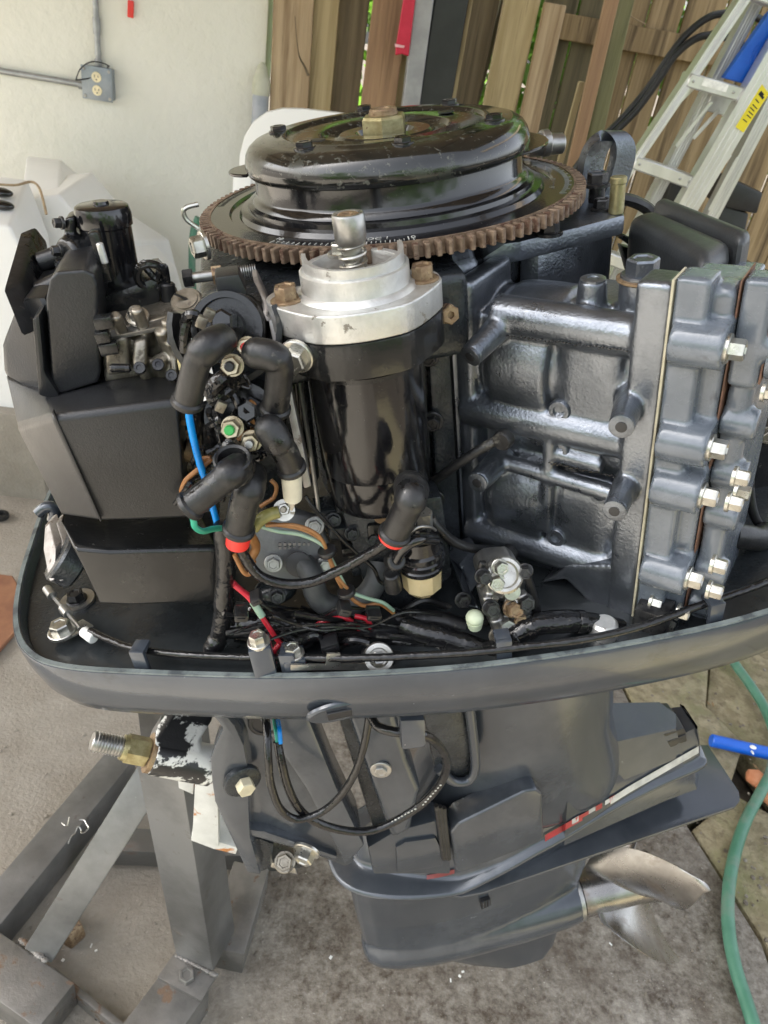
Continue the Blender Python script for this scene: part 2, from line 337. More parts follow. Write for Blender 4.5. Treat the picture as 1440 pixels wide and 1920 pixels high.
# ground, slab, cracked edge paving
b = MB(); b.box((0, 4, -.16), (60, 60, .1)); struct(b.build('ground', M_dirt))
edge = [V((.965, 1.07, 0)), V((1.0, .93, 0)), V((1.03, .80, 0)), V((1.0, .4, 0)), V((1.02, -7, 0)), V((-5, -7, 0)), V((-5, 3.12, 0)), V((.80, 3.12, 0)), V((.86, 2.2, 0)), V((.93, 1.5, 0))]
b = MB(); b.prism([p - V((0, 0, .1)) for p in edge], (0, 0, .1), .006); struct(b.build('floor', M_conc, label='worn stained concrete floor'))
pav = struct(bpy.data.objects.new('paving', None)); C.objects.link(pav); pav['local'] = (0, 0, 0)
def slabp(q, dz):
    bb = MB(); bb.prism([V((x, y, -.1)) for x, y in q], (0, 0, .1 + dz), .008, 2); o = bb.build('slab', M_moss, pav); return o
slabp([(.975, 1.06), (1.01, .93), (1.045, .80), (1.02, .3), (1.6, .25), (1.5, .78), (1.30, 1.06), (1.13, 1.17)], -.006)
slabp([(.94, 1.5), (.972, 1.08), (1.12, 1.185), (1.22, 1.33), (1.16, 1.45), (1.235, 1.62), (1.16, 1.9), (.9, 2.0)], .004)
slabp([(1.245, 1.62), (1.17, 1.46), (1.235, 1.335), (1.29, 1.09), (1.52, .80), (2.4, .8), (2.4, 2.1), (1.2, 2.0)], -.012)
slabp([(.87, 2.2), (.9, 2.02), (1.19, 1.92), (1.22, 2.03), (2.4, 2.13), (2.4, 3.2), (.83, 3.2)], -.004)
slabp([(1.62, .25), (1.53, .77), (2.4, .77), (2.4, -2), (1.05, -2), (1.03, .28)], -.01)
# plaster wall
XE = W(499, 100, Y=3.1).x
wall = root('garage_wall', 'cream plastered garage wall behind the white boat console', 'wall', (-2.2, 3.2, 0))
b = MB(); b.prism([V((-5, 3.1, -.05)), V((XE, 3.1, -.05)), V((XE, 3.1, 3.0)), V((-5, 3.1, 3.0))], (0, .2, 0), .006); b.build('wall_panel', M_wall, wall)
# unseen roof added over the walled side, its edges set to shape the light
RX0, RX1, RY0, RY1 = -4.0, 1.0, .25, 3.7
rf = MB(); rf.prism([V((RX0, RY0, 2.5)), V((RX1, RY0, 2.5)), V((RX1, RY1, 2.75)), V((RX0, RY1, 2.75))], (0, 0, .05), .005)
rfo = rf.build('unseen_roof', M_wr); struct(rfo); rfo['label'] = 'unseen low roof added to shade the walled side'; rfo['category'] = 'roof'
for k in range(9):
    rb = MB(); x = RX0 + .1 + .68 * k; rb.prism([V((x, RY0 + .01, 2.389)), V((x + .045, RY0 + .01, 2.389)), V((x + .045, RY1 - .01, 2.64)), V((x, RY1 - .01, 2.64))], (0, 0, .108), .003); rb.build('rafter', M_wr, rfo)
# outlet and its conduits
oc = W(185, 156, Y=3.075); ol = root('electrical_outlet', 'grey steel outlet box with two cream sockets on the plaster wall', 'outlet', oc)
b = MB(); b.box(oc + V((0, .005, 0)), (.1, .046, .1), None, .006); b.build('box', M_box, ol)
b = MB(); b.box(oc + V((0, -.0195, 0)), (.104, .004, .104), None, .004); cv = b.build('cover_plate', M_box, ol)
for sx in (-.042, .042):
    for sz in (-.042, .042): b = MB(); b.lathe(oc + V((sx, -.0215, sz)), (0, -1, 0), [(.0055, 0), (.0045, .002)], 12); b.build('screw', M_steel, cv)
for sz in (-.0205, .0205):
    b = MB(); b.lathe(oc + V((0, -.0215, sz)), (0, -1, 0), [(.0165, 0), (.0165, .002), (.0155, .003)], 20); rc = b.build('socket', M_ivory, ol)
    b = MB()
    for sx, hh in ((-.006, .008), (.006, .0065)): b.box(oc + V((sx, -.0247, sz + .003)), (.002, .0008, hh))
    b.lathe(oc + V((0, -.0244, sz - .0075)), (0, -1, 0), [(.0024, 0), (.0024, .0007)], 10); b.build('slot', M_blk, rc)
cp = root('conduit', 'grey vertical conduit pipe rising from the outlet box', 'conduit', oc + V((.0, .0, .06)))
top = W(179, -60, Y=3.085)
b = MB(); b.tube([oc + V((.002, .012, .05)), oc + V((0, .01, .1)), V((oc.x, 3.085, oc.z + .35)), V((oc.x - .01, 3.085, 2.9))], .0095, 12); b.build('pipe', M_gal, cp)
for zz, rr, LL in ((.052, .013, .02), (.145, .0125, .05), (.085, .011, .012)):
    b = MB(); b.cyl(oc + V((0, .011, zz)), oc + V((0, .011, zz + LL)), rr, None, 14, .001); b.build('coupling', M_gal, cp)
ch = root('conduit', 'grey horizontal conduit pipe running from the outlet box to the wall end', 'conduit', oc + V((-.06, 0, 0)))
b = MB(); b.tube([oc + V((-.05, .01, -.015)), oc + V((-.3, .011, -.012)), oc + V((-2.5, .011, .0))], .0105, 12); b.build('pipe', M_gal, ch)
b = MB(); b.cyl(oc + V((-.05, .01, -.015)), oc + V((-.072, .01, -.015)), .014, None, 14, .001); b.build('coupling', M_gal, ch)
zt = root('cable_tie', 'thin black cable tie looped round the conduits above the outlet', 'cable tie', oc + V((-.02, -.03, .04)))
zp = [(142, 150), (150, 130), (165, 118), (183, 116), (203, 124), (190, 136), (165, 147), (142, 150)]
b = MB(); b.tube([W(x, y, Y=3.05 - .012 * math.sin(i)) for i, (x, y) in enumerate(zp)], .0022, 6); b.build('strap', M_blk, zt)
b = MB(); b.box(W(203, 124, Y=3.045), (.008, .006, .006), None, .001); b.build('buckle', M_blk, zt)
# red key float hanging from a nail
kt = root('key_tag', 'small red plastic tag hanging on the cream wall', 'tag', W(246, 14, Y=3.085))
b = MB(); b.box(W(245, 17, Y=3.085), (.021, .006, .05), Matrix.Rotation(R(4), 3, 'Y'), .003); b.build('tag_body', M_redcap, kt)
b = MB(); b.tube([W(244, 4, Y=3.085) + V((0, 0, .0)), W(241, -8, Y=3.085), W(246, -20, Y=3.09), W(250, -8, Y=3.085), W(245, 4, Y=3.085)], .0015, 6); b.build('ring', M_steel, kt)
# downpipe at the wall's end
dp0 = W(487, 215, Y=3.06)
dp = root('drain_pipe', 'grey pvc drain pipe with a painted cone on top at the wall corner', 'pipe', (dp0.x, dp0.y, 0))
zt_ = W(487, 170, Y=3.06).z
b = MB(); b.cyl((dp0.x, dp0.y, 0), (dp0.x, dp0.y, zt_), .028, None, 20); b.build('pipe', M_pvc, dp)
b = MB(); b.lathe((dp0.x, dp0.y, zt_ - .012), (0, 0, 1), [(.031, 0), (.032, .012), (.03, .045), (.014, .09), (.004, .1)], 20); b.build('cone', M_pvcg, dp)
# ---- loose planks, post, fence
def plank(tl, tr, bl, br, Y, th, m, label, ztop=2.25, name='wooden_plank', group='loose planks leaning by the wall corner', crack=None):
    a, c, d, e = (W(*q, Y=Y) for q in (tl, tr, bl, br))
    ta, tb = (a + c) / 2, (d + e) / 2; wd = ((c - a).length + (e - d).length) / 2
    dr = (ta - tb) / (ta.z - tb.z); top = ta + dr * (ztop - ta.z) if ztop else ta; bot = tb + dr * (.004 - tb.z)
    ax = (top - bot).normalized(); sx = V((ax.z, 0, -ax.x))
    b = MB(); b.prism([bot - sx * wd / 2, bot + sx * wd / 2, top + sx * wd / 2, top - sx * wd / 2], (0, th, 0), .0025, 1)
    o = b.build(name, m); o['label'] = label; o['category'] = 'plank'; o['group'] = group
    if crack:
        cb = MB(); cb.tube([W(x, y, Y=Y + .0008) for x, y in crack], lambda t: .0016 + .004 * t * t, 6); cb.build('split', M_w3, o)
    return o
plank((512, 0), (589, 0), (506, 205), (576, 205), 3.06, .022, M_w1, 'pale smooth plank with a dark split beside the drain pipe', crack=[(553, 30), (556, 70), (561, 105), (571, 125), (578, 142)])
plank((588, 0), (638, 0), (577, 205), (618, 205), 3.09, .03, M_w2, 'narrow tan plank between the split plank and a dark one')
plank((636, 0), (692, 0), (616, 200), (672, 200), 3.14, .03, M_w3, 'dark brown plank beside the leafy gap')
plank((702, 0), (766, 0), (676, 185), (744, 185), 3.05, .025, M_w4, 'smooth reddish plank behind the red strap end')
plank((768, 0), (782, 0), (741, 190), (758, 190), 3.1, .022, M_w2, 'thin orange batten squeezed against the grey post')
plank((878, 0), (888, 0), (846, 190), (853, 190), 3.05, .02, M_w2, 'thin light batten beside the black post face')
plank((884, 0), (940, 0), (850, 190), (893, 190), 3.12, .03, M_w3, 'dark damp plank next to the black post')
plank((938, 0), (952, 0), (897, 160), (906, 160), 3.22, .02, M_wd, 'mossy narrow strip at the second leafy gap')
plank((947, 0), (1013, 0), (905, 200), (970, 200), 3.04, .025, M_w2, 'broad tan plank with grey specks, tallest by the second gap')
plank((1022, 4), (1063, 10), (974, 232), (1010, 240), 3.0, .03, M_w1, 'short tan plank with a grey weathered top end', ztop=None)
plank((1137, 0), (1160, 0), (1066, 300), (1092, 300), 3.06, .025, M_w4, 'thin reddish plank leaning against the green post')
plank((1162, 0), (1188, 0), (1094, 290), (1124, 290), 3.13, .05, M_w5, 'green treated timber post leaning at the fence')
plank((1087, 153), (1097, 153), (1064, 233), (1077, 233), 3.15, .02, M_w2, 'stub of pale batten showing beside the thin reddish plank', ztop=None)
# square post: galvanised flange in front of a black face
pt = root('metal_post', 'square metal post with one grey and one black face', 'post', (W(800, 185, Y=3.0).x, 3.0, 0))
def postface(l0, r0, l1, r1, Y, th, m, nm):
    a, c, d, e = (W(*q, Y=Y) for q in (l0, r0, l1, r1)); ta, tb = (a + c) / 2, (d + e) / 2; wd = ((c - a).length + (e - d).length) / 2
    dr = (ta - tb) / (ta.z - tb.z); top = ta + dr * (2.6 - ta.z); bot = tb + dr * (0 - tb.z); sx = V((1, 0, 0))
    b = MB(); b.prism([bot - sx * wd / 2, bot + sx * wd / 2, top + sx * wd / 2, top - sx * wd / 2], (0, th, 0), .003, 1); b.build(nm, m, pt)
postface((779, 0), (813, 0), (756, 185), (789, 185), 2.98, .09, M_stl, 'flange')
postface((814, 0), (880, 0), (790, 185), (846, 185), 3.0, .06, M_blkp, 'web')
rs = root('red_strap', 'red strap end with a pink tab hanging beside the metal post', 'strap', W(755, 100, Y=2.96))
q = [W(762, -160, Y=2.96), W(784, -160, Y=2.96), W(779, 0, Y=2.96), W(768, 90, Y=2.96), W(766, 106, Y=2.96), W(754, 101, Y=2.96), W(741, 104, Y=2.96), W(742, 88, Y=2.96), W(756, 0, Y=2.96)]
b = MB(); b.prism(q, (0, .018, 0), .003, 1); b.build('webbing', M_redp, rs)
b = MB(); b.prism([W(740, 82, Y=2.95), W(759, 86, Y=2.95), W(757, 90, Y=2.95), W(741, 88, Y=2.95)], (0, .012, 0)); b.build('tab', M_pink, rs)
fn = root('wooden_fence', 'weathered vertical board fence behind the aluminium ladder', 'fence', (1.2, 3.4, 0))
x = W(1000, 100, Y=3.42).x; k = 0
while x < 2.9:
    wd = random.uniform(.12, .15); dy = random.uniform(-.004, .004); m = M_wd if x < W(1140, 60, Y=3.42).x else M_wf
    b = MB(); b.prism([V((x, 3.42 + dy, .03)), V((x + wd, 3.42 + dy, .03)), V((x + wd - .004, 3.42 + dy, 1.98)), V((x + random.uniform(-.003, .002), 3.42 + dy, 1.98 + random.uniform(-.03, .01)))], (0, .017, 0), .002, 1)
    b.build('board', m, fn); x += wd + random.uniform(.003, .011)
zr0 = W(1200, 75, Y=3.37)
for z0, z1 in ((zr0.z - .042, zr0.z + .042), (.28, .37)):
    b = MB(); b.prism([V((W(1035, 60, Y=3.37).x, 3.378, z0)), V((2.9, 3.378, z0)), V((2.9, 3.378, z1)), V((W(1035, 60, Y=3.37).x, 3.378, z1))], (0, .036, 0), .003, 1); b.build('rail', M_wf, fn)
b = MB(); b.tube([W(1180, 28, Y=3.36), W(1190, 35, Y=3.35), W(1200, 40, Y=3.35), W(1212, 46, Y=3.35)], .0025, 6); b.build('dry_twig', M_twig); o = bpy.data.objects['dry_twig']; o['label'] = 'dry broken twig lying on the fence rail'; o['category'] = 'twig'
# ---- ladder
ld = root('step_ladder', 'aluminium step ladder with a yellow sticker leaning at the fence', 'ladder', W(1200, 520, Y=2.55))
YL = 2.55
def bar(a, c, wdt, th, m, nm, par, bev=.003, nrm=V((0, -1, 0))):
    """flat bar from a to c, wdt across in the picture's plane, th deep"""
    ax = (c - a).normalized(); sx = ax.cross(nrm).normalized() * wdt / 2; d = nrm * -th
    b = MB(); b.prism([a - sx, a + sx, c + sx, c - sx], d, bev, 1); return b.build(nm, m, par)
def rail(p0, p1, Y, wdt, nm='rail'):
    a, c = W(*p0, Y=Y), W(*p1, Y=Y); ax = (c - a).normalized(); a = a - ax * .55; c = c + ax * .5
    o = bar(a, c, wdt, .012, M_lad, nm, ld)
    sx = ax.cross(V((0, -1, 0))).normalized()
    for s in (-1, 1):
        b = MB(); q0, q1 = a + sx * s * wdt / 2, c + sx * s * wdt / 2
        b.prism([q0 - sx * .003, q0 + sx * .003, q1 + sx * .003, q1 - sx * .003], V((0, .045, 0))); b.build('rail_lip', M_lad, o)
    for s in (-.25, .0, .25):
        b = MB(); b.tube([a + sx * s * wdt + V((0, -.001, 0)), c + sx * s * wdt + V((0, -.001, 0))], .0022, 6); b.build('flute', M_lad, o)
    return o
rail((1397, 0), (1168, 340), YL, .022); RR = rail((1440, 135), (1296, 380), YL - .02, .062)
rail((1366, 110), (1215, 400), YL + .13, .03, 'rear_rail'); rail((1470, 150), (1330, 420), YL + .13, .035, 'rear_rail')
for (l, r_) in (((1291, 150), (1403, 181)), ((1190, 305), (1303, 345)), ((1405, -20), (1500, 12)), ((1090, 465), (1205, 510))):
    a, c = W(*l, Y=YL - .005), W(*r_, Y=YL - .005); o = bar(a, c, .038, .075, M_lad, 'step', ld, .004)
    for t in (.08, .9, .75):
        p = a.lerp(c, t); b = MB(); b.lathe(p + V((0, .0, 0)), (0, -1, 0), [(.0045, 0), (.004, .002), (.002, .003)], 10); b.build('rivet', M_steel, o)
a, c = W(1318, 153, Y=YL - .0065), W(1364, 166, Y=YL - .0065)
bar(a, c, .02, .001, M_white, 'paper_label', ld, 0)
for (p0, p1) in (((1335, 190), (1268, 275)), ((1350, 205), (1300, 260)), ((1378, 185), (1372, 215)), ((1370, 290), (1300, 385)), ((1384, 295), (1330, 395)), ((1300, 165), (1275, 190))):
    bar(W(*p0, Y=YL + .06), W(*p1, Y=YL + .06), .012, .004, M_lad, 'brace', ld, .001)
bar(W(1330, 188, Y=YL + .12), W(1395, 205, Y=YL + .12), .06, .01, M_lad, 'rear_bar', ld)
q = [(1429, 158), (1442, 176), (1394, 249), (1379, 238)]
b = MB(); b.prism([W(x, y, Y=YL - .0245) for x, y in q], (0, .001, 0)); st = b.build('sticker', M_yel, ld)
for t in (.12, .16, .3, .42, .5, .58, .66, .78):
    a = W(1430 + (1380 - 1430) * t, 160 + 79 * t, Y=YL - .0252); c = W(1441 + (1394 - 1441) * t, 176 + 72 * t, Y=YL - .0252)
    f0, f1 = random.uniform(.12, .3), random.uniform(.6, .9)
    bar(a.lerp(c, f0), a.lerp(c, f1), .007 if t < .2 else .0028, .0006, M_blk, 'print_line', st, 0)
q = [(1357, 147), (1405, 160), (1450, 95), (1475, -10), (1440, 28)]
b = MB(); b.prism([W(x, y, Y=YL + .035) for x, y in q], (0, .03, 0), .006, 2); bt = b.build('tray', M_bluep, ld, label='bright blue plastic tray')
for r_, rr in ((.055, .003), (.043, .003)):
    b = MB(); cc = W(1443, 110, Y=YL + .034); b.tube([cc + V((r_ * math.cos(a), 0, r_ * math.sin(a))) for a in [i * math.pi / 12 for i in range(25)]], rr, 6, 2); b.build('tray_ring', M_bluep, bt)
b = MB(); b.lathe(W(1443, 110, Y=YL + .034), (0, -1, 0), [(.03, 0), (.03, .002)], 20); b.build('tray_hole', M_blk, bt)
# black hoses, bin
for lab, pts, Y in (('upper black rubber hose arching in front of the fence', [(1400, 24), (1370, 24), (1330, 32), (1290, 62), (1255, 105), (1215, 165), (1170, 218), (1120, 268), (1090, 300)], 2.92), ('lower black rubber hose crossing the fence rail', [(1360, 70), (1330, 66), (1300, 75), (1265, 105), (1235, 150), (1195, 205), (1150, 252), (1128, 280), (1100, 310)], 2.9)):
    e = W(*pts[-1], Y=Y); pp = [W(x, y, Y=Y) for x, y in pts]
    b = MB(); b.tube([pp[0] + V((.3, .05, -.06))] + pp + [e + V((-.12, .02, -.35)), e + V((-.18, .02, -1.05))], .0115, 10); o = b.build('black_hose', M_blk)
    o['label'] = lab; o['category'] = 'hose'; o['group'] = 'black hoses on the fence'
bn = root('black_bin', 'black plastic box with a stepped top behind the ladder', 'box', W(1340, 520, Y=2.8))
q = [(1375, 336), (1432, 362), (1420, 402), (1352, 388)]; b = MB(); b.prism([W(x, y, Y=2.78) for x, y in q], (0, .15, 0), .01); b.build('lid', M_blk, bn)
q = [(1352, 385), (1405, 400), (1375, 560), (1300, 540)]; b = MB(); b.prism([W(x, y, Y=2.8) for x, y in q], (0, .12, 0), .01); b.build('bin_body', M_blk, bn)
q = [(1265, 330), (1290, 345), (1262, 420), (1240, 400)]; b = MB(); b.prism([W(x, y, Y=2.85) for x, y in q], (0, .05, 0), .006); b.build('handle', M_blk, bn)
# ---- white chair behind the flywheel
cz = W(530, 205, Y=2.35)
chr_ = root('plastic_chair', 'white plastic garden chair mostly hidden behind the flywheel', 'chair', (cz.x + .08, 2.35, 0))
def arc_back(y0, th):
    L = []
    for x, y in [(448, 345), (449, 290), (458, 255), (475, 228), (500, 210), (530, 203), (570, 204), (640, 212), (720, 230), (745, 262), (752, 345)]: L.append(W(x, y, Y=y0))
    return L
o_ = arc_back(2.35, .02); b = MB(); b.prism(o_, (0, .022, 0), .006, 2); b.build('backrest', M_gel, chr_)
zc = o_[0].z
b = MB(); b.box((cz.x + .08, 2.12, zc - .3), (.42, .42, .03), None, .012); b.build('seat', M_gel, chr_)
for sx in (-.17, .21):
    for sy in (1.95, 2.33): b = MB(); b.cyl((cz.x + .06 + sx, sy, zc - .3), (cz.x + .06 + sx * 1.1, sy, 0), .022, .018, 12); b.build('leg', M_gel, chr_)
for sx in (-.16, .2): b = MB(); b.box((cz.x + .06 + sx, 2.345, zc - .15), (.05, .02, .36), None, .005); b.build('back_post', M_gel, chr_)
# ---- white fibreglass consoles, their plinth
zb = W(35, 778, Y=2.1).z
pl = MB(); pl.prism([V((-2.4, 2.1, -.02)), V((W(78, 850, Y=2.1).x, 2.1, -.02)), V((W(78, 850, Y=2.1).x, 2.1, zb)), V((-2.4, 2.1, zb))], (0, .9, 0), .008)
o = pl.build('concrete_block', M_conc); o['label'] = 'low concrete plinth under the white boat console'; o['category'] = 'plinth'
ca = root('boat_console', 'tall white moulded console with a stepped sloping side by the wall', 'console', V((W(150, 500, Y=2.6).x, 2.6, zb)))
front = [(40, 372), (110, 364), (200, 470), (290, 560), (330, 700), (330, 900), (20, 900), (0, 560)]
b = MB(); b.prism([W(x, y, Y=2.45) for x, y in front], (0, .35, 0), .012, 3); b.build('hull', M_gel, ca)
q0 = [W(x, y, Y=2.5) for x, y in ((40, 368), (110, 362), (146, 392), (210, 455), (210, 560), (40, 560))]; q1 = [W(x, y, Y=2.92) for x, y in ((50, 291), (115, 299), (197, 370), (318, 449), (336, 520), (60, 560))]
b = MB(); b.prism(q0, (0, 0, 0), .01, 2, ext2=q1); b.build('cap', M_gel, ca)
cb = root('boat_console', 'white moulded console with sunglasses and a twig on its sloping top', 'console', V((W(20, 600, Y=2.15).x, 2.15, zb)))
q0 = [W(x, y, Y=2.14) for x, y in ((-60, 418), (18, 424), (48, 480), (74, 640), (76, 765), (40, 800), (-60, 790))]; q1 = [W(x, y, Y=2.42) for x, y in ((-60, 322), (53, 336), (92, 440), (112, 600), (115, 740), (60, 780), (-60, 760))]
b = MB(); b.prism(q0, (0, 0, 0), .012, 3, ext2=q1); b.build('hull', M_gel, cb)
sg = root('sunglasses', 'two dark glossy lenses lying on the white console top', 'sunglasses', W(8, 376, Y=2.22))
for x, y, Yq in ((2, 361, 2.285), (4, 385, 2.225)):
    b = MB(); b.ball(W(x, y, Y=Yq), .026, (1.25, .75, .5), 20); b.build('lens', M_bgloss, sg)
b = MB(); b.tube([W(0, 361, Y=2.28), W(-10, 372, Y=2.25), W(0, 385, Y=2.22)], .004, 6); b.build('bridge', M_blk, sg)
b = MB(); b.tube([W(x, y, Y=Yq) for x, y, Yq in ((-40, 346, 2.3), (0, 346, 2.3), (30, 347, 2.31), (58, 341, 2.36), (72, 350, 2.31), (80, 372, 2.27), (87, 402, 2.24))], .0036, 6); o = b.build('dry_twig', M_twig); o['label'] = 'curved dry twig hanging over the white console edge'; o['category'] = 'twig'
b = MB(); b.prism([W(-60, 1075, Z=.006), W(24, 1085, Z=.006), W(33, 1100, Z=.006), W(30, 1190, Z=.006), W(-40, 1270, Z=.006)], (0, 0, .012), .002, 1); o = b.build('hardboard_sheet', M_brd); o['label'] = 'brown hardboard sheet lying on the floor at the picture edge'; o['category'] = 'board'
b = MB(); pp = W(2, 972, Z=.0); b.lathe(pp, (0, 0, 1), [(.02, .001), (.024, .006), (.024, .016), (.018, .02), (.012, .02), (.01, .01)], 20); o = b.build('rubber_cap', M_rub); o['label'] = 'small black rubber cap lying on the floor near the plinth'; o['category'] = 'cap'
# ---- things on the ground, right
def ground_tube(pts, r, m, nm, lab, cat, res=8):
    b = MB(); b.tube([W(x, y, Z=z) for x, y, z in pts], r, 12, res); o = b.build(nm, m); o['label'] = lab; o['category'] = cat; return o
ground_tube([(1340, 1180, .02), (1375, 1240, .02), (1405, 1282, .02), (1432, 1325, .02), (1452, 1380, .022), (1448, 1440, .025), (1425, 1488, .022), (1398, 1540, .02), (1378, 1600, .02), (1366, 1670, .02), (1366, 1740, .018), (1378, 1810, .018), (1400, 1880, .018), (1425, 1960, .018)], .0135, M_hoseG, 'garden_hose', 'faded green garden hose curving over the mossy paving', 'hose')
a, c = W(1333, 1388, Z=.028), W(1470, 1419, Z=.028)
rd = root('blue_tube', 'short blue plastic tube with a white paint splash on the paving', 'tube', a)
b = MB(); b.cyl(a, c, .0165, None, 24, .002); b.build('tube_body', M_bluep, rd)
b = MB(); dd = (c - a).normalized(); pq = W(1412, 1401, Z=.045); b.ball(pq, .009, (1, .8, .25), 12); b.ball(pq + V((-.006, -.014, -.004)), .004, (.8, 1.8, .5), 10); b.build('paint_splash', M_white, rd)
for x, y, s_, lab in ((1412, 1462, .035, 'broken terracotta shard beside the blue tube'), (1437, 1490, .04, 'terracotta shard partly under the green hose')):
    p = W(x, y, Z=.008); b = MB(); b.prism([p + V((math.cos(a) * s_ * random.uniform(.6, 1), math.sin(a) * s_ * random.uniform(.6, 1), 0)) for a in (0, 1.1, 2.2, 3.3, 4.4, 5.4)], (.004, .002, .016), .003, 1); o = b.build('terracotta_shard', M_terra); o['label'] = lab; o['category'] = 'shard'; o['group'] = 'terracotta shards'
b = MB()
for i in range(420):
    x, y = random.uniform(0, 1440), random.uniform(1280, 1915)
    if random.random() < .35: x, y = random.uniform(1180, 1440), random.uniform(1250, 1900)
    p = W(x, y, Z=.002); s_ = random.uniform(.0012, .0042) * (1.5 if p.x > 1 else 1)
    b.ball(p, s_, (random.uniform(.7, 1.3), random.uniform(.7, 1.3), .6), 6)
o = b.build('debris', M_conc); o['kind'] = 'stuff'; o['label'] = 'tiny grit scattered over the floor'
b = MB()
for x, y in ((845, 1838), (868, 1822), (862, 1830), (171, 1773), (180, 1782), (1145, 1770), (40, 1675), (620, 1795), (118, 1800)):
    p = W(x, y, Z=.003); b.box(p, (random.uniform(.004, .008), random.uniform(.002, .005), .0012), Matrix.Rotation(random.random() * 3, 3, 'Z'))
o = b.build('paint_flakes', M_white); o['kind'] = 'stuff'; o['label'] = 'white paint flakes fallen on the concrete'
b = MB(); b.tube([W(x, y, Y=2.7) for x, y in ((372, 408), (362, 440), (360, 500), (363, 560), (372, 640))], .012, 10); o = b.build('garden_hose', M_hoseG); o['label'] = 'green hose hanging down between the console and the engine'; o['category'] = 'hose'
lf = MB(); rl = random.Random(8)
for i in range(90):
    p = V((rl.uniform(.96, 1.9), rl.uniform(.4, 2.4), .012)); a_ = rl.random() * 6.3; L_ = rl.uniform(.008, .022)
    d = V((math.cos(a_), math.sin(a_), rl.uniform(-.2, .3))); sx = V((-d.y, d.x, rl.uniform(-.3, .3))) * .35
    lf.prism([p - d * L_ / 2, p + sx * L_ / 2, p + d * L_ / 2, p - sx * L_ / 2], (0, 0, .0012))
o = lf.build('leaf_litter', mat('dead_leaf', (.12, .065, .025), (.22, .14, .06), .7, 0, 60)); o['kind'] = 'stuff'; o['label'] = 'small dead leaves scattered on the mossy paving'
# ---- trees beyond the fence
def leafmesh(n, rx, rz, seed):
    rnd = random.Random(seed); vs, fs = [], []
    cl = [(V((rnd.gauss(0, .5) * rx, rnd.gauss(0, .5) * rx, rnd.uniform(-1, 1) * rz)), rnd.uniform(.25, .6)) for _ in range(46)]
    for i in range(n):
        c, s = rnd.choice(cl); p = c + V((rnd.gauss(0, 1), rnd.gauss(0, 1), rnd.gauss(0, .7))) * s * .7
        if V((p.x, p.y)).length > 1.2 * rx: continue
        d = V((rnd.gauss(0, 1), rnd.gauss(0, 1), rnd.gauss(-.4, .8))).normalized(); sd_ = d.orthogonal().normalized(); q_ = Quaternion(d, rnd.random() * 6.3); sd_ = q_ @ sd_
        L, wv = rnd.uniform(.07, .13), rnd.uniform(.025, .045); k = len(vs)
        vs += [p, p + d * L * .45 + sd_ * wv, p + d * L, p + d * L * .45 - sd_ * wv]; fs.append((k, k + 1, k + 2, k + 3))
    me = bpy.data.meshes.new('crown'); me.from_pydata(vs, [], fs); me.materials.append(M_leaf); return me
LM = [leafmesh(9000, 1.3, 1.6, 3), leafmesh(9000, 1.6, 1.4, 5)]
TR = ['bushy green tree seen through the first gap in the planks', 'leafy tree standing beyond the board fence near the post', 'leafy tree beyond the fence behind the ladder', 'tall tree far beyond the fence']
for i, (x, y, z, k) in enumerate(((.35, 5.0, 2.0, 0), (1.3, 6.0, 3.1, 1), (3.4, 5.6, 2.9, 0), (.3, 9.5, 4.6, 1), (5.2, 8.6, 4.4, 0), (-2.6, 8.4, 4.6, 1))):
    t = root('tree', (TR + ['leafy tree farthest along the fence', 'leafy tree standing behind the plaster wall'])[i], 'tree', (x, y, -.1), 'trees beyond the fence')
    link('crown', LM[k], t, Matrix.Translation((x, y, z)) @ Matrix.Rotation(i * 1.3, 4, 'Z') @ Matrix.Scale(1 + .12 * i, 4))
    b = MB(); b.tube([V((x, y, -.1)), V((x + .05, y, z * .5)), V((x - .05, y + .05, z)), V((x, y, z + 1))], lambda q: .11 * (1 - .8 * q) + .01, 10); b.build('trunk', M_bark, t)
    for j in range(4):
        a = j * 1.7 + i; b = MB(); b.tube([V((x, y, z * .6 + j * .2)), V((x + math.cos(a) * .5, y + math.sin(a) * .5, z * .6 + j * .2 + .4)), V((x + math.cos(a) * 1., y + math.sin(a) * 1., z + .5 + j * .15))], lambda q: .04 * (1 - q) + .008, 8); b.build('limb', M_bark, t)

tl = MB()  # unseen foliage added behind the camera so glossy parts reflect something dark
LMh = leafmesh(14000, 3.2, 1.9, 11); vs_, fs_ = [], []
rnd_ = random.Random(4)
for k, x in enumerate((-10, -6.5, 2.5, 6, 9.5)):
    q = Matrix.Rotation(k * 1.1, 4, 'Z'); off = len(vs_); o3 = V((x, -9.5 + (k % 2), 2.0 + .4 * (k % 3)))
    vs_ += [o3 + q @ v.co for v in LMh.vertices]; fs_ += [[i + off for i in p.vertices] for p in LMh.polygons]
me = bpy.data.meshes.new('reflection_hedge'); me.from_pydata(vs_, [], fs_); me.materials.append(M_leaf); o = link('reflection_hedge', me); o['kind'] = 'stuff'; o['label'] = 'unseen leafy hedge added behind the camera to darken reflections'
# ================================================================== OUTBOARD MOTOR
MOTOR = bpy.data.objects.new('outboard_motor', None); C.objects.link(MOTOR); MOTOR.empty_display_size = .1
MOTOR.matrix_world = Matrix.Translation(MO) @ MR.to_4x4() @ Matrix.Translation((0, 0, BASE))
MOTOR['label'] = 'grey outboard motor with its hood off, hung on a steel stand'; MOTOR['category'] = 'outboard motor'
MOTOR.update_tag()
def rot2(p, a): return V((p[0] * math.cos(a) - p[1] * math.sin(a), p[0] * math.sin(a) + p[1] * math.cos(a), p[2] if len(p) > 2 else 0))
UP = V((0, 0, 1)); FR = V((0, -1, 0))
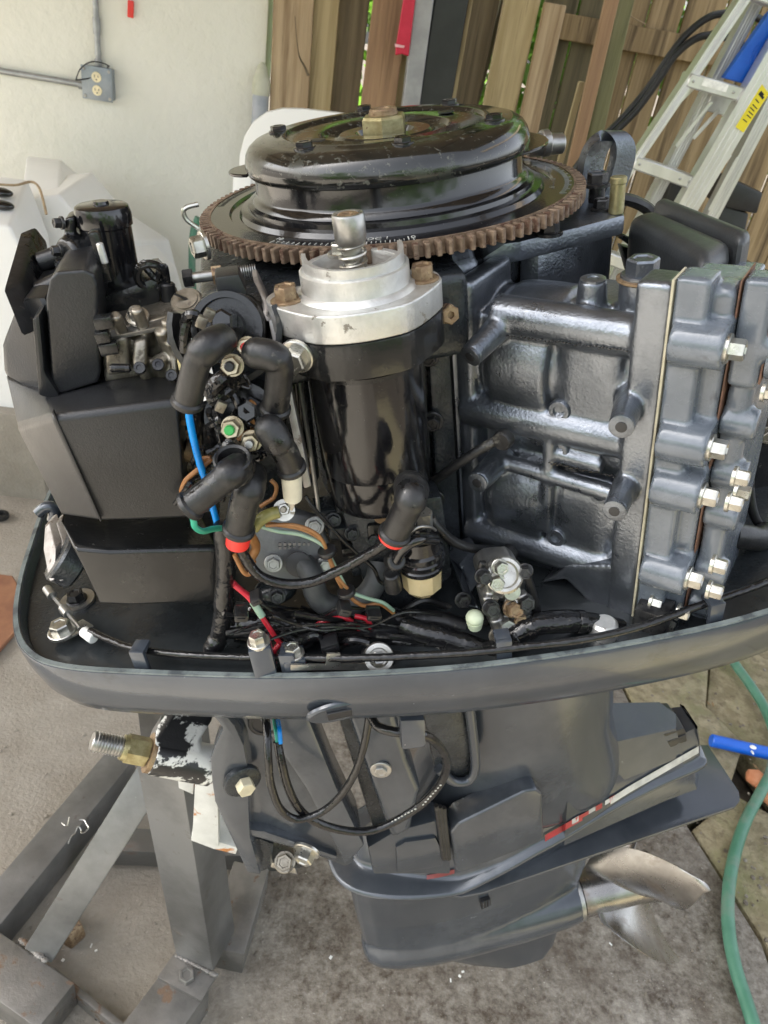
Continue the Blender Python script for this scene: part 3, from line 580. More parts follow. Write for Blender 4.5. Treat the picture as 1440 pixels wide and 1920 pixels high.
# ------------------------------------------------ flywheel
b = MB(); b.lathe((0, 0, 0), UP, [(.03, -.03), (.1, -.03), (.12, -.011), (.1332, -.0095), (.1332, -.0006), (.133, 0), (.1185, 0), (.1172, -.0018), (.1115, -.0018), (.1095, .0012), (.1045, .002), (.104, .005), (.1005, .006), (.099, .0088), (.0975, .0096), (.0968, .0108), (.0962, .0122), (.0962, .028)], 120)
fw = b.build('flywheel', M_bgloss, MOTOR)
b = MB(); n1 = [V((.132, -.00195, -.0125)), V((.132, .00195, -.0125)), V((.1396, .0016, -.0125)), V((.1403, .0011, -.0125)), V((.1403, -.0011, -.0125)), V((.1396, -.0016, -.0125))]
b.prism([p + V((0, 0, .0035)) for p in n1], (0, 0, .0086), .0004, 1); tooth = b.mesh('gear_tooth', M_rust, 30)
NT = 124
for i in range(NT): link('gear_tooth', tooth, fw, Matrix.Rotation(2 * math.pi * i / NT + .02, 4, 'Z'))
b = MB(); b.lathe((0, 0, 0), UP, [(.1318, -.0096), (.1334, -.0096), (.1334, .0003), (.1318, .0004)], 120, closed=True); b.build('ring_band', M_rust, fw)
def mark(body, px, py, size, m=M_marks, par=None, z=.0004):
    p = PZ(px, py, z); a = math.atan2(p.y, p.x); cu = bpy.data.curves.new('timing_number', 'FONT'); cu.body = body; cu.size = size; cu.align_x = 'CENTER'; cu.extrude = .00008; cu.materials.append(m)
    return textmesh('timing_number', cu, par or fw, Matrix.Translation((p.x, p.y, z)) @ Matrix.Rotation(a + math.pi / 2, 4, 'Z'))
mark('TDC 1', 703, 449, .0062); mark('10', 771, 446, .0062); mark('10', 521, 449, .0055); mark('5', 640, 462, .005)
def ticks(a0, a1, n, m, r0=.1262, every=5, nm='timing_mark'):
    b = MB()
    for k in range(n):
        a = R(a0 + (a1 - a0) * k / (n - 1)); L = .0048 if k % every == 0 else .003
        b.prism([rot2(q, a) + V((0, 0, .0002)) for q in ((r0, -.00022), (r0 + L, -.00022), (r0 + L, .00022), (r0, .00022))], (0, 0, .00025))
    o = b.build(nm, m, fw); o['kind'] = 'stuff'
pa = lambda x, y: math.degrees(math.atan2(PZ(x, y, 0).y, PZ(x, y, 0).x))
ticks(pa(688, 455), pa(775, 447), 11, M_marks); ticks(pa(515, 452), pa(612, 460), 11, M_marks)
ticks(-35, 22, 58, M_steel, .1255, 5); ticks(140, 165, 26, M_darkbolt)
for i, a in enumerate((-28, -16, -4, 8)):
    cu = bpy.data.curves.new('timing_number', 'FONT'); cu.body = ('6', '8', '4', '2')[i]; cu.size = .006; cu.align_x = 'CENTER'; cu.extrude = .00008; cu.materials.append(M_steel)
    textmesh('timing_number', cu, fw, Matrix.Translation(rot2((.1195, 0, .0004), R(a))) @ Matrix.Rotation(R(a) + math.pi / 2, 4, 'Z'))
cover = MB(); cover.lathe((0, 0, 0), UP, [(.0965, .0245), (.099, .0242), (.1004, .0255), (.1012, .029), (.1008, .0325), (.0995, .0368), (.097, .0404), (.093, .0432), (.087, .0447), (.0745, .0452), (.0728, .0459), (.071, .0454), (.0695, .0436), (.067, .0432), (.0475, .0432), (.0455, .0424), (.0435, .0402), (.036, .0396), (.0335, .0402), (.032, .0414), (.021, .0414), (.019, .038), (.008, .038)], 120)
cover = cover.build('flywheel_cover', M_cover, MOTOR)
for x, y in ((520, 238), (545, 275), (675, 195), (765, 268), (858, 184), (928, 216)):
    a = math.atan2(PZ(x, y, .048).y, PZ(x, y, .048).x)
    bolt(cover, (.0795 * math.cos(a), .0795 * math.sin(a), .0447), UP, .0058, .003, M_bgloss, 1.25)
for a in (205, 25, 75): b = MB(); b.lathe(rot2((.056, 0, .0442), R(a)), UP, [(.006, 0), (.006, .0006), (.004, .0007)], 16); b.build('hole', M_blk, cover)
nb = MB(); hexr = lambda q, z: [V((q * math.cos(math.pi * k / 3 + .25), q * math.sin(math.pi * k / 3 + .25), z)) for k in range(6)]
nb.rings([hexr(.0165, .033), hexr(.0165, .0495), hexr(.0152, .0512)]); nut = nb.build('flywheel_nut', M_gold, MOTOR, 25)
b = MB(); b.lathe((0, 0, 0), UP, [(.0098, .05), (.0098, .0545), (.0088, .0556), (.0052, .0556), (.0042, .0545)], 24)
b.lathe((0, 0, 0), UP, [(.0104, .0517), (.0104, .053)], 24); b.build('crank_end', M_bronze, nut)
for a0, rr in ((-4, .052), (166, .022)):
    cc = rot2((.1165 - rr, 0, .0225), R(a0)); b = MB()
    b.prism([cc + rot2((rr * math.cos(t), rr * math.sin(t), 0), R(a0)) for t in [R(-80 + 160 * k / 14) for k in range(15)]], (0, 0, .0022), .0006, 1); b.build('cover_ear', M_bgloss, MOTOR)
# ------------------------------------------------ crankcase under the flywheel
b = MB(); b.lathe((0, 0, -.15), UP, [(.07, -.14), (.085, -.08), (.088, .07), (.1, .095), (.1, .125), (.07, .13)], 32)
b.prism([V((-.145, -.13, -.075)), V((-.1, -.145, -.075)), V((.02, -.14, -.075)), V((.02, .02, -.075)), V((-.145, .02, -.075))], (0, 0, .055), .006)
b.prism([V((-.05, -.115, -.3)), V((.05, -.115, -.3)), V((.07, 0, -.3)), V((-.05, .05, -.3))], (0, 0, .25), .006)
cc_ = cast(b.build('crankcase', M_dark, MOTOR), .0022)
bolt(cc_, PY(383, 460, -.06), (-.9, -.3, 0), .007, .007, M_zinc); bolt(cc_, PY(640, 475, -.14), UP, .006, .005, M_zinc)
# crankcase parting faces beside the starter
pk = lambda x, y, Y=-.128: PY(x, y, Y)
b = MB(); q = [pk(800, 560), pk(838, 560), pk(842, 640), pk(868, 1085), pk(828, 1085), pk(806, 700)]
b.prism(q[:2] + [q[2], q[3], q[4], q[5]], (0, .06, 0), .002); fl = b.build('joint_flange', M_dark, MOTOR)
b = MB(); q = [pk(842, 560, -.122), pk(868, 600, -.122), pk(878, 700, -.122), pk(892, 1080, -.122), pk(872, 1085, -.122), pk(846, 640, -.122)]; b.prism(q, (0, .06, 0), .002); b.build('joint_flange', M_block, MOTOR)
for x, y in ((803, 668), (815, 935), (812, 790)): bolt(fl, PY(x, y, -.131), (-.3, -1, 0), .0055, .005, M_darkbolt)
bolt(fl, PY(838, 588, -.15), (.2, -1, .15), .0062, .006, M_bronze, 0, hole=.4); b = MB(); b.cyl(PY(838, 588, -.15), PY(838, 588, -.12) , .0062, None, 16); b.build('bolt_shank', M_bronze, fl)
# rounded shoulder casting behind the starter, dark boxes, top bracket
b = MB(); b.box(PY(845, 555, -.105) + V((0, .03, 0)), (.045, .06, .05), None, .014, 4); b.box(PY(905, 560, -.06) + V((0, .02, -.01)), (.028, .05, .05), None, .008, 3); b.build('shoulder', M_block, MOTOR)
b = MB(); b.prism([PY(885, 478, -.055), PY(985, 478, -.055), PY(985, 600, -.055), PY(885, 585, -.055)], (0, .06, 0), .003); b.build('black_cover', M_bsemi, MOTOR)
tb = [PZ(x, y, -.022) for x, y in ((905, 462), (975, 452), (1085, 425), (1172, 402), (1165, 375), (1120, 352), (1000, 360), (905, 400))]
b = MB(); b.prism([p - V((0, 0, .0)) for p in tb], (0, 0, -.014), .003); brk = b.build('top_bracket', M_block, MOTOR)
hs_ = [PZ(x, y, -.037) for x, y in ((975, 470), (1010, 472), (1085, 452), (1150, 420), (1150, 395), (1000, 400), (975, 430))]
b = MB(); b.prism(hs_, (0, 0, -.075), .003); hx_ = b.build('sensor_housing', M_block, MOTOR)
bolt(brk, PZ(1030, 437, -.0215), UP, .0068, .006, M_darkbolt)
bolt(brk, PZ(1128, 392, -.0215), UP, .006, .006, M_darkbolt); pp = PZ(1118, 378, -.0215); bolt(brk, pp + V((0, 0, .012)), UP, .0075, .007, M_darkbolt); b = MB(); b.cyl(pp, pp + V((0, 0, .014)), .006, None, 12); b.build('stud', M_darkbolt, brk)
pp = PZ(1155, 400, -.022); b = MB(); b.cyl(pp, pp + V((0, 0, .024)), .0052, None, 16, .0006); b.cyl(pp + V((0, 0, .02)), pp + V((0, 0, .0245)), .0058, None, 16, .0006); b.build('dowel_pin', M_gold, brk)
# lifting eye: a flat bar bent into a loop
ep = [(1085, 372), (1088, 320), (1096, 285), (1112, 262), (1130, 256), (1146, 264), (1150, 290), (1140, 330), (1126, 366)]
eye = MB(); L = spline([PY(x, y, -.01) for x, y in ep], 6); wv = V((.8, .15, -.12)).normalized() * .017; rs = []
for i, p in enumerate(L):
    t = (L[min(i + 1, len(L) - 1)] - L[max(i - 1, 0)]).normalized(); nrm = t.cross(wv).normalized() * .0042
    rs.append([p - nrm, p + nrm, p + nrm + wv, p - nrm + wv])
eye.rings(rs); eye.build('lifting_eye', M_block, MOTOR, 50)
# ------------------------------------------------ cylinder block (port bank)
Z1, Z2 = -.0875, -.192
b = MB()
def bprism(u0, u1, z0, z1, w0, w1, bev=0, mb=None):
    return (mb or b).prism([B(u0, w0, z0), B(u1, w0, z0), B(u1, w0, z1), B(u0, w0, z1)], BN * (w1 - w0), bev)
bprism(.05, .232, -.268, -.056, .03, .062)
for zc in (Z1, Z2):
    b.cyl(B(.1, .034, zc), B(.230, .034, zc), .0405, None, 48); b.lathe(B(.1125, .0375, zc), BU, [(.036, 0), (.042, .003), (.0455, .010), (.0462, .03), (.0458, .046), (.044, .048)], 48)
    bprism(.166, .208, zc - .029, zc + .029, .04, .0765, .008)
rib = lambda u0, z0, u1, z1, w=.078, r=.0085, w1=None: b.cyl(B(u0, w, z0), B(u1, w1 or w, z1), r, None, 14)
rib(.122, -.051, .228, -.053, .071, .0128); rib(.098, -.121, .228, -.122, .071, .0128); rib(.098, -.224, .228, -.226, .071, .0128)
rib(.128, -.155, .215, -.160, .078, .006); b.prism([B(.160, .06, -.122), B(.168, .06, -.122), B(.168, .06, -.205), B(.160, .06, -.205)], BN * .022, .002)
rib(.16, -.141, .2, -.143, .074, .006)
bprism(.213, .233, -.266, -.016, .06, .0855, .003); bprism(.095, .109, -.262, -.03, .02, .079, .004)
bprism(.1, .23, -.262, -.228, -.02, .066, .004); bprism(.16, .232, -.06, -.046, .0, .05, .004)
# sloping top deck
b.prism([B(.09, .07, -.053), B(.232, .072, -.053), B(.232, -.02, -.049), B(.19, -.03, -.049), B(.125, .032, -.052), B(.09, .045, -.053)], (0, 0, -.02), .003)
def boss(tip, base, r0, r1, wt, wb):
    t, s_ = BP(*tip, wt), BP(*base, wb); s_ = s_ + (s_ - t).normalized() * .012
    b.lathe(s_, t - s_, [(r1, 0), (r0, (t - s_).length)], 18); return t, (t - s_).normalized()
TIPS = [boss((882, 668), (937, 612), .0075, .0095, .106, .078), boss((1165, 800), (1178, 762), .0075, .0095, .11, .085), boss((895, 905), (930, 868), .008, .0098, .108, .08), boss((1152, 958), (1172, 915), .0075, .0092, .112, .086)]
t1 = BP(1112, 522, .052); b.lathe(t1 - V((0, 0, .04)), UP, [(.0115, 0), (.0085, .04)], 18)
t2 = BP(1203, 520, .045); b.lathe(t2 - V((0, 0, .045)), UP, [(.022, 0), (.0135, .02), (.0125, .03), (.0125, .045)], 20)
block = cast(b.build('cylinder_block', M_block, MOTOR), .0016, 7)
def disc(par, p, ax, r, m, nm, d=.0015, hole=None):
    b = MB(); pr = [(r, -.001), (r, d * .7), (r * .88, d)]
    if hole: pr += [(r * hole, d), (r * hole * .9, d * .4)]
    b.lathe(p, ax, pr, 22); return b.build(nm, m, par)
for t, a in TIPS:
    disc(block, t + a * -.0006, a, .0072, M_block, 'boss_face', .0012); disc(block, t + a * .0007, a, .0033, M_blk, 'bolt_hole', .0004)
disc(block, t1 + V((0, 0, -.001)), UP, .0078, M_block, 'boss_face', .0016, .45)
for x, y in ((1053, 766), (1050, 838), (1046, 1002), (1128, 922)):
    p = BP(x, y, .0735); disc(block, p + BN * .001, BN, .0075, M_block, 'plug', .004, .55)
b = MB(); b.lathe(t2 + V((0, 0, -.002)), UP, [(.013, 0), (.0145, .001), (.0145, .0024), (.012, .0027)], 24); b.build('copper_washer', M_bronze, block)
bolt(block, t2 + V((0, 0, .0006)), UP, .0095, .009, M_block, 1.3)
disc(block, BP(1117, 620, .069), BN, .004, M_dark, 'plug', .002)
# foot bracket under the block
b = MB(); b.prism([BP(x, y, .085) for x, y in ((1003, 1098), (1060, 1088), (1110, 1140), (1160, 1145), (1165, 1090), (1180, 1060), (1060, 1060), (1040, 1080))], BN * -.03, .003)
b.prism([BP(x, y, .07) for x, y in ((1105, 1090), (1180, 1080), (1175, 1180), (1120, 1175))], BN * -.04, .006); ft = cast(b.build('mount_foot', M_block, MOTOR), .0018, 3)
bolt(ft, BP(1012, 1125, .088), (-.5, -.8, 0), .0068, .007, M_zinc, 1.2)
b = MB(); p = PY(1130, 1205, -.235); b.cyl(p + V((0, 0, -.02)), p + V((0, 0, .02)), .013, .009, 16, .002); b.build('stand_off', M_alu, MOTOR)
# ------------------------------------------------ gasket, cylinder head and covers
b = MB(); b.prism([B(.2325, .0872, -.268), B(.2338, .0872, -.268), B(.2338, .0872, -.013), B(.2325, .0872, -.013)], BN * -.022); b.build('head_gasket', M_gasket, MOTOR)
b = MB(); bprism(.2338, .252, -.266, -.012, .064, .086, .002); bprism(.2338, .252, -.266, -.05, -.07, .05, .002)
bprism(.2338, .2625, -.262, -.02, .03, .0765, .003)
HB = [(1350, 660, 0), (1312, 845, 0), (1303, 936, 0), (1276, 1091, 0)]
hz = [BP(x, y, .09).z for x, y, _ in HB]
for z in hz:
    b.cyl(B(.236, .084, z), B(.264, .084, z), .0125, None, 18); bprism(.236, .264, z - .0125, z + .0125, .02, .084)
bprism(.245, .262, -.07, -.018, .055, .075, .004); bprism(.245, .262, -.135, -.085, -.02, .062, .006); bprism(.245, .262, -.25, -.16, -.02, .066, .006)
for z, w_ in ((-.098, .08), (-.165, .07), (-.135, .075)): bprism(.25, .258, z - .004, z + .004, .03, w_, .001)
head = cast(b.build('cylinder_head', M_head, MOTOR), .0016, 3)
for (x, y, _), z in zip(HB, hz): bolt(head, B(.2645, .084, z), BU, .0058, .0075, M_zinc, 1.4)
b = MB(); b.prism([B(.2631, .0725, -.26), B(.2639, .0725, -.26), B(.2639, .0725, -.015), B(.2631, .0725, -.015)], BN * -.03); b.build('cover_gasket', M_brgask, MOTOR)
b = MB(); bprism(.2642, .280, -.075, -.014, .052, .072, .003); bprism(.2642, .279, -.258, -.075, -.02, .0675, .006)
for z in (-.052, -.1, -.135, -.165, -.21, -.24): b.cyl(B(.2642, .062, z), B(.284, .062, z), .0095, None, 16)
hc = cast(b.build('head_cover', M_head, MOTOR), .0017, 3)
b = MB(); b.prism([B(.2802, .069, -.072), B(.2812, .069, -.072), B(.2812, .069, -.016), B(.2802, .069, -.016)], BN * -.035); b.build('cover_gasket', M_brgask, MOTOR)
b = MB(); bprism(.2812, .305, -.07, -.018, .048, .066, .003); b.cyl(B(.282, .06, -.06), B(.31, .06, -.06), .011, None, 16); b.build('thermostat_cover', M_head, MOTOR)
for x, y in ((1378, 893), (1381, 921), (1366, 941), (1330, 1105), (1337, 1058), (1432, 735)):
    r_ = ML @ camray(x, y); t = (.286 - CAML.dot(BU)) / r_.dot(BU); bolt(hc, CAML + r_ * t, BU, .0042, .006, M_zinc, 1.3)
for x, y in ((1245, 1172), (1272, 1147), (1222, 1128)): bolt(head, BP(x, y, .086), BU, .0046, .006, M_zinc, 1.3)
p = BP(1225, 1160, .088); b = MB(); b.box(p, (.022, .02, .026), Matrix((BU, BN, V((0, 0, 1)))).transposed(), .002); b.build('anode_block', M_darkbolt, head)
# ------------------------------------------------ ignition box behind the head
M_ibox = mat('satin_box_black', (.03, .032, .034), (.042, .045, .047), .38, 0, 30, .2, 600, spots=((.08, .08, .075), .7, 150, .6, 0))
zi = -.036
ib = [PZ(x, y, zi) for x, y in ((1176, 404), (1226, 388), (1378, 452), (1322, 486))]
b = MB(); b.prism(ib, (0, 0, -.075), .011, 3); igb = b.build('ignition_box', M_ibox, MOTOR, 50)
dl = (ib[2] - ib[3]).normalized(); e0, e1 = ib[1] + dl * .0015, ib[2] + dl * .0015; ld_ = (e1 - e0).normalized()
b = MB(); b.prism([e0 - ld_ * .004 + V((0, 0, .004)), e1 + ld_ * .006 + V((0, 0, .004)), e1 + ld_ * .006 + dl * .018 + V((0, 0, .004)), e0 - ld_ * .004 + dl * .018 + V((0, 0, .004))], (0, 0, -.086), .008, 3); b.build('ignition_lid', M_ibox, igb, 50)
for x, y in ((1235, 460), (1300, 490)):
    p = PY(x, y, .0); b = MB(); b.cyl(p, p + V((-.03, -.02, -.004)), .0062, None, 14, .001); b.build('spacer', M_darkbolt, igb)
b = MB(); b.prism([PY(x, y, -.02) for x, y in ((1160, 445), (1172, 440), (1290, 505), (1290, 520), (1270, 520))], (0, .02, 0), .002); b.prism([PY(x, y, -.0) for x, y in ((1165, 460), (1230, 475), (1300, 520), (1180, 515))], (0, .01, 0), .002); b.build('box_bracket', M_dark, MOTOR)
for x, y in ((1205, 468), (1218, 500), (1240, 478)): bolt(igb, PY(x, y, -.022), (0, -1, .3), .005, .006, M_steel, 1.3)
b = MB(); b.tube([PY(1165, 372, .03), PY(1190, 378, .03), PY(1215, 392, .03), PY(1235, 415, .02)], .005, 8); b.build('sensor_lead', M_rub, MOTOR)
b = MB(); b.prism([PY(x, y, -.02) for x, y in ((1385, 520), (1420, 500), (1450, 510), (1450, 540), (1400, 530))], (0, .04, 0), .004); b.build('rear_cap', M_bsemi, MOTOR)
b = MB(); p = PY(1025, 268, .06); b.cyl(p + V((-.016, 0, 0)), p + V((.014, 0, -.002)), .009, .008, 12, .001); b.cyl(p + V((-.005, 0, 0)), p + V((.002, 0, 0)), .0105, None, 12, .001); b.build('hose_fitting', M_steel, MOTOR)
# ------------------------------------------------ starter motor
SX, SY = -.0512, -.156; SA = V((SX, SY, 0))
b = MB(); b.lathe(SA, UP, [(.028, -.158), (.0325, -.155), (.0345, -.148), (.0345, -.1285), (.0352, -.1282), (.0357, -.127), (.0357, -.056), (.034, -.054)], 64); st_ = b.build('starter_motor', M_bgloss, MOTOR)
fo = [(p.x, p.y) for p in closed([(-.052, .0), (-.047, -.012), (-.030, -.0335), (-.012, -.0405), (.008, -.0405), (.026, -.0345), (.046, -.012), (.0495, .0), (.047, .012), (.03, .02), (-.035, .02), (-.05, .012)], 4)]
b = MB(); b.prism([SA + V((x, y, -.053)) for x, y in fo], (0, 0, .0215), .0025); b.build('flange_spacer', M_bsemi, st_)
b = MB(); b.prism([SA + V((x, y, -.0312)) for x, y in fo], (0, 0, .0165), .0035, 3); b.lathe(SA, UP, [(.0355, -.016), (.0335, -.0128), (.0315, -.0115), (.0312, -.0015), (.0302, -.0008), (.0268, -.001), (.0262, -.003), (.0262, -.014)], 64); nose = b.build('nose_housing', M_alu, st_)
arc = [R(172 + 192 * k / 30) for k in range(31)]; zt2 = lambda k: .0045 + .0035 * (abs(k - 15) / 15) ** 2.5
b = MB(); b.rings([[SA + V((ro * math.cos(a), ro * math.sin(a), z)) for ro, z in ((.0288, -.004), (.0288, zt2(k)), (.0262, zt2(k)), (.0262, -.004))] for k, a in enumerate(arc)]); b.build('nose_shell', M_alu, st_, 45)
b = MB(); b.lathe(SA, UP, [(.0255, -.016), (.0255, -.0125), (.02, -.012), (.012, -.008)], 40); b.build('bearing_well', M_bronze, st_)
b = MB(); b.lathe(SA, UP, [(.0078, .0105), (.0088, .0125), (.0092, .0255), (.0086, .0268), (.0066, .0268), (.0064, .0255)], 32); pn = b.build('pinion', M_steel, st_)
b = MB(); b.lathe(SA, UP, [(.0062, .024), (.0062, .0262), (.0048, .027), (.0022, .0268), (.0018, .025)], 24); b.build('pinion_nut', M_bronze, pn)
b = MB(); b.cyl(SA + V((0, 0, -.012)), SA + V((0, 0, .011)), .0055, None, 18); b.build('shaft', M_zinc, st_)
b = MB(); b.tube([SA + V((.0074 * math.cos(t), .0074 * math.sin(t), -.004 + .0148 * t / 18.8)) for t in [k * 18.85 / 54 for k in range(55)]], .0009, 6, 2); b.build('return_spring', M_zinc, st_)
for sx in (-.0405, .0385): bolt(st_, SA + V((sx, -.003, -.0148)), UP, .0068, .0075, M_bronze, 1.4)
p = PY(556, 668, -.183); bolt(st_, p, V((-.45, -.87, -.1)), .0075, .0075, M_zinc, 1.35)
b = MB(); b.box(PY(592, 672, -.182) + V((0, .007, 0)), (.02, .012, .018), Matrix.Rotation(R(-18), 3, 'Z'), .0012); b.build('strap_lug', M_bsemi, st_)
b = MB(); b.lathe(SA, UP, [(.0362, -.0585), (.0362, -.0555)], 64); b.build('seam_band', M_bsemi, st_)
b = MB(); p = PY(718, 968, -.185); b.cyl(p, p + V((0, .03, 0)), .006, None, 14); b.build('terminal', M_bronze, st_)
# ------------------------------------------------ lower cowling pan
half = [(-.343, 0), (-.342, -.06), (-.335, -.112), (-.319, -.15), (-.288, -.1755), (-.22, -.201), (-.135, -.2275), (-.06, -.2445), (.006, -.2545), (.095, -.2605), (.188, -.2575), (.27, -.237), (.335, -.2), (.375, -.14), (.39, -.06)]
full = half + [(.393, 0)] + [(x, -y) for x, y in half[:0:-1]]
rimc = closed(full, 5); NR = len(rimc); RZ = -.24
nrmi = []
for i in range(NR):
    t = (rimc[(i + 2) % NR] - rimc[i - 2]).normalized(); nrmi.append(V((-t.y, t.x, 0)))
if (V((0.02, 0, 0)) - rimc[0]).dot(nrmi[0]) < 0: nrmi = [-q for q in nrmi]
ring = lambda ins, z: [rimc[i] + nrmi[i] * ins + V((0, 0, z)) for i in range(NR)]
b = MB(); b.rings([ring(.06, -.318), ring(.04, -.316), ring(.026, -.309), ring(.0125, -.295), ring(.005, -.278), ring(.001, -.258), ring(0, RZ - .003), ring(.0008, RZ - .0008), ring(.0058, RZ - .0008), ring(.0075, RZ - .004), ring(.010, RZ - .02), ring(.0135, RZ - .038), ring(.022, -.3), ring(.05, -.306)])
pan = b.build('lower_cowling', M_cowl, MOTOR, 50)
b = MB(); b.rings([ring(.0013, RZ - .0012), ring(.0015, RZ + .0006), ring(.0050, RZ + .0006), ring(.0054, RZ - .0012)], closed=True); b.build('rim_edge', M_edge, pan)
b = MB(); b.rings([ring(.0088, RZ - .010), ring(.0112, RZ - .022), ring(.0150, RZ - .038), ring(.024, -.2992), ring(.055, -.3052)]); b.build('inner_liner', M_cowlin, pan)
lp = PY(636, 1335, -.2283); ln = V((.04, -.93, -.36)).normalized()
b = MB(); mm = axm(lp, ln); b.lathe((0, 0, 0), UP, [(.02, 0), (.02, .002), (.0185, .0032), (.012, .0028)], 36)
lt = link('latch_plate', b.mesh('latch_plate', M_cowl, 40), pan, axm(lp, ln) @ Matrix.Scale(.85, 4, (0, 0, 1)))
lt.matrix_local = Matrix.Translation(lp - ln * .002) @ Matrix((V((1, 0, 0)), ln.cross(V((1, 0, 0))), ln)).transposed().to_4x4() @ Matrix.Diagonal((1.15, .72, 1, 1))
b = MB(); b.box(lp + ln * .0016, (.017, .012, .002), Matrix((V((1, 0, 0)), ln.cross(V((1, 0, 0))), ln)).transposed(), .0005); b.build('latch_socket', M_blk, pan)
for x, y in ((255, 1236), (524, 1246), (961, 1226), (1374, 1158)):
    p = PZ(x, y, RZ + .006); tdir = min(range(NR), key=lambda i: (rimc[i] - V((p.x, p.y, 0))).length); c = rimc[tdir]; ni = nrmi[tdir]; tg = V((-ni.y, ni.x, 0))
    mm = Matrix((tg, ni, UP)).transposed(); b = MB(); o0 = c + ni * .0095
    b.box(o0 + V((0, 0, RZ + .0005)), (.0105, .004, .026), mm, .001); b.box(o0 + ni * .005 + V((0, 0, RZ + .0115)), (.0105, .012, .004), mm, .001); b.build('cable_hook', M_cowl, pan)
# ------------------------------------------------ air silencer, left front
def bev(o, w_):
    m = o.modifiers.new('moulded_edge', 'BEVEL'); m.width = w_; m.segments = 4; m.limit_method = 'ANGLE'; m.angle_limit = R(14); return o
X3 = Matrix.Identity(3)
def pp_(L): return [PY(*q) for q in L]
b = MB()
def sec(tb, tf, bf, zback=.09):
    tb, tf, bf = PY(*tb), PY(*tf), PY(*bf); return [tb, tf, tf + (bf - tf) * .04 + V((0, -.003, 0)), bf + (tf - bf) * .03, bf + V((0, .004, -.001)), V((bf.x, zback * -.3, bf.z)), V((tb.x, zback * -.3, tb.z + .002))]
S1 = sec((332, 692, -.13), (333, 745, -.178), (350, 974, -.182)); S2 = sec((195, 716, -.13), (200, 762, -.178), (250, 978, -.182)); S3 = sec((88, 740, -.13), (98, 775, -.178), (188, 979, -.182)); S4 = sec((10, 705, -.10), (32, 795, -.13), (117, 968, -.148))
b.rings([S4, S3, S2, S1]); air = bev(b.build('air_silencer', M_plast, MOTOR, 60), .011)
b = MB(); q = [PY(97, 772, -.1815), PY(99.5, 771, -.1815), PY(190, 977, -.1855), PY(187.5, 978, -.1855)]; b.prism(q, (0, .003, 0)); b.build('seam', M_blk, air)
b = MB(); b.prism(pp_([(86, 560, -.135), (94, 522, -.135), (106, 510, -.135), (158, 506, -.135), (176, 514, -.135), (183, 535, -.135), (189, 700, -.135), (184, 718, -.135), (112, 740, -.135), (98, 736, -.135)]), (0, .09, 0), .009, 4); b.build('silencer_cover', M_plast, air, 50)
b = MB(); b.prism(pp_([(60, 600, -.139), (74, 590, -.139), (84, 700, -.139), (112, 742, -.139), (98, 750, -.139), (72, 742, -.139)]), (0, .05, 0), .002); b.build('silencer_flange', M_plast, air)
b = MB(); b.prism(pp_([(46, 560, -.118), (84, 556, -.12), (112, 600, -.122), (116, 742, -.126), (74, 744, -.126), (8, 706, -.105), (3, 648, -.1), (28, 585, -.1)]), (0, .07, 0), .004, 2); b.build('silencer_end', M_plast, air)
def X_(x, y, Xv): return P(x, y, X=Xv)
b = MB(); q = [PY(x, y, Yv) for x, y, Yv in ((66, 424, -.03), (90, 455, -.03), (92, 520, -.06), (96, 600, -.1), (74, 616, -.12), (38, 528, -.1))]
b.prism(q, (-.0075, -.012, 0), .002); b.build('intake_gasket_plate', M_rub, air)
for a, c, r_ in (((74, 492, -.06), (112, 478, -.06), .0062), ((72, 548, -.09), (106, 532, -.09), .0062)):
    a, c = PY(*a), PY(*c); b = MB(); b.cyl(a, c + (c - a) * .4, r_, None, 16, .001); b.build('intake_stud', M_plast, air)
# embossed arrow low on the silencer front
ar = [(186, 838), (192, 838), (192, 852), (204, 842), (199, 858), (190, 865), (180, 858), (183, 853)]
b = MB(); b.prism([PY(x, y, -.1815) for x, y in ar], (0, .002, 0)); b.build('embossed_arrow', M_plast, air)
b = MB(); T1 = sec((112, 978, -.14), (140, 1022, -.165), (188, 1134, -.168)); T2 = sec((200, 985, -.13), (203, 1027, -.168), (250, 1137, -.171)); T3 = sec((380, 968, -.13), (405, 1022, -.168), (416, 1132, -.171))
b.rings([T1, T2, T3]); low = bev(b.build('lower_silencer', M_bsemi, MOTOR, 60), .007)
# ------------------------------------------------ black actuator canister and its bracketry
ct, cbm = PY(190, 386, -.07), PY(226, 572, -.07); ax = (ct - cbm).normalized(); L = (ct - cbm).length; r0 = px2m(50, ct)
b = MB(); b.lathe(cbm, ax, [(r0 * .95, 0), (r0 * .96, L - .012), (r0 * 1.03, L - .011), (r0 * 1.05, L - .004), (r0 * .98, L), (r0 * .9, L + .0008), (r0 * .3, L + .0012), (r0 * .28, L + .003), (r0 * .12, L + .003)], 40); can = b.build('actuator_canister', M_bgloss, MOTOR)
b = MB(); a, c = PY(122, 482, -.085), PY(178, 474, -.07); b.cyl(a, c, px2m(36, a), None, 24, .002); b.prism(pp_([(120, 410, -.08), (140, 405, -.08), (142, 455, -.08), (118, 465, -.08)]), (0, .02, 0), .002); b.prism(pp_([(112, 455, -.07), (150, 450, -.07), (160, 520, -.07), (116, 530, -.07)]), (0, .03, 0), .003); cast(b.build('actuator_housing', M_bsemi, MOTOR), .0012, 3)
b = MB(); b.prism(pp_([(180, 560, -.1), (290, 520, -.1), (305, 545, -.1), (300, 578, -.1), (280, 590, -.1), (190, 600, -.1)]), (0, .05, 0), .005, 2); b.box(PY(190, 480, -.105), (.006, .01, .03), None, .002); b.build('actuator_base', M_bsemi, MOTOR)
b = MB(); p = PY(188, 462, -.113); b.cyl(p + V((0, 0, -.01)), p + V((0, 0, .002)), .0021, None, 12, .0006); b.build('guide_pin', M_alu, can)
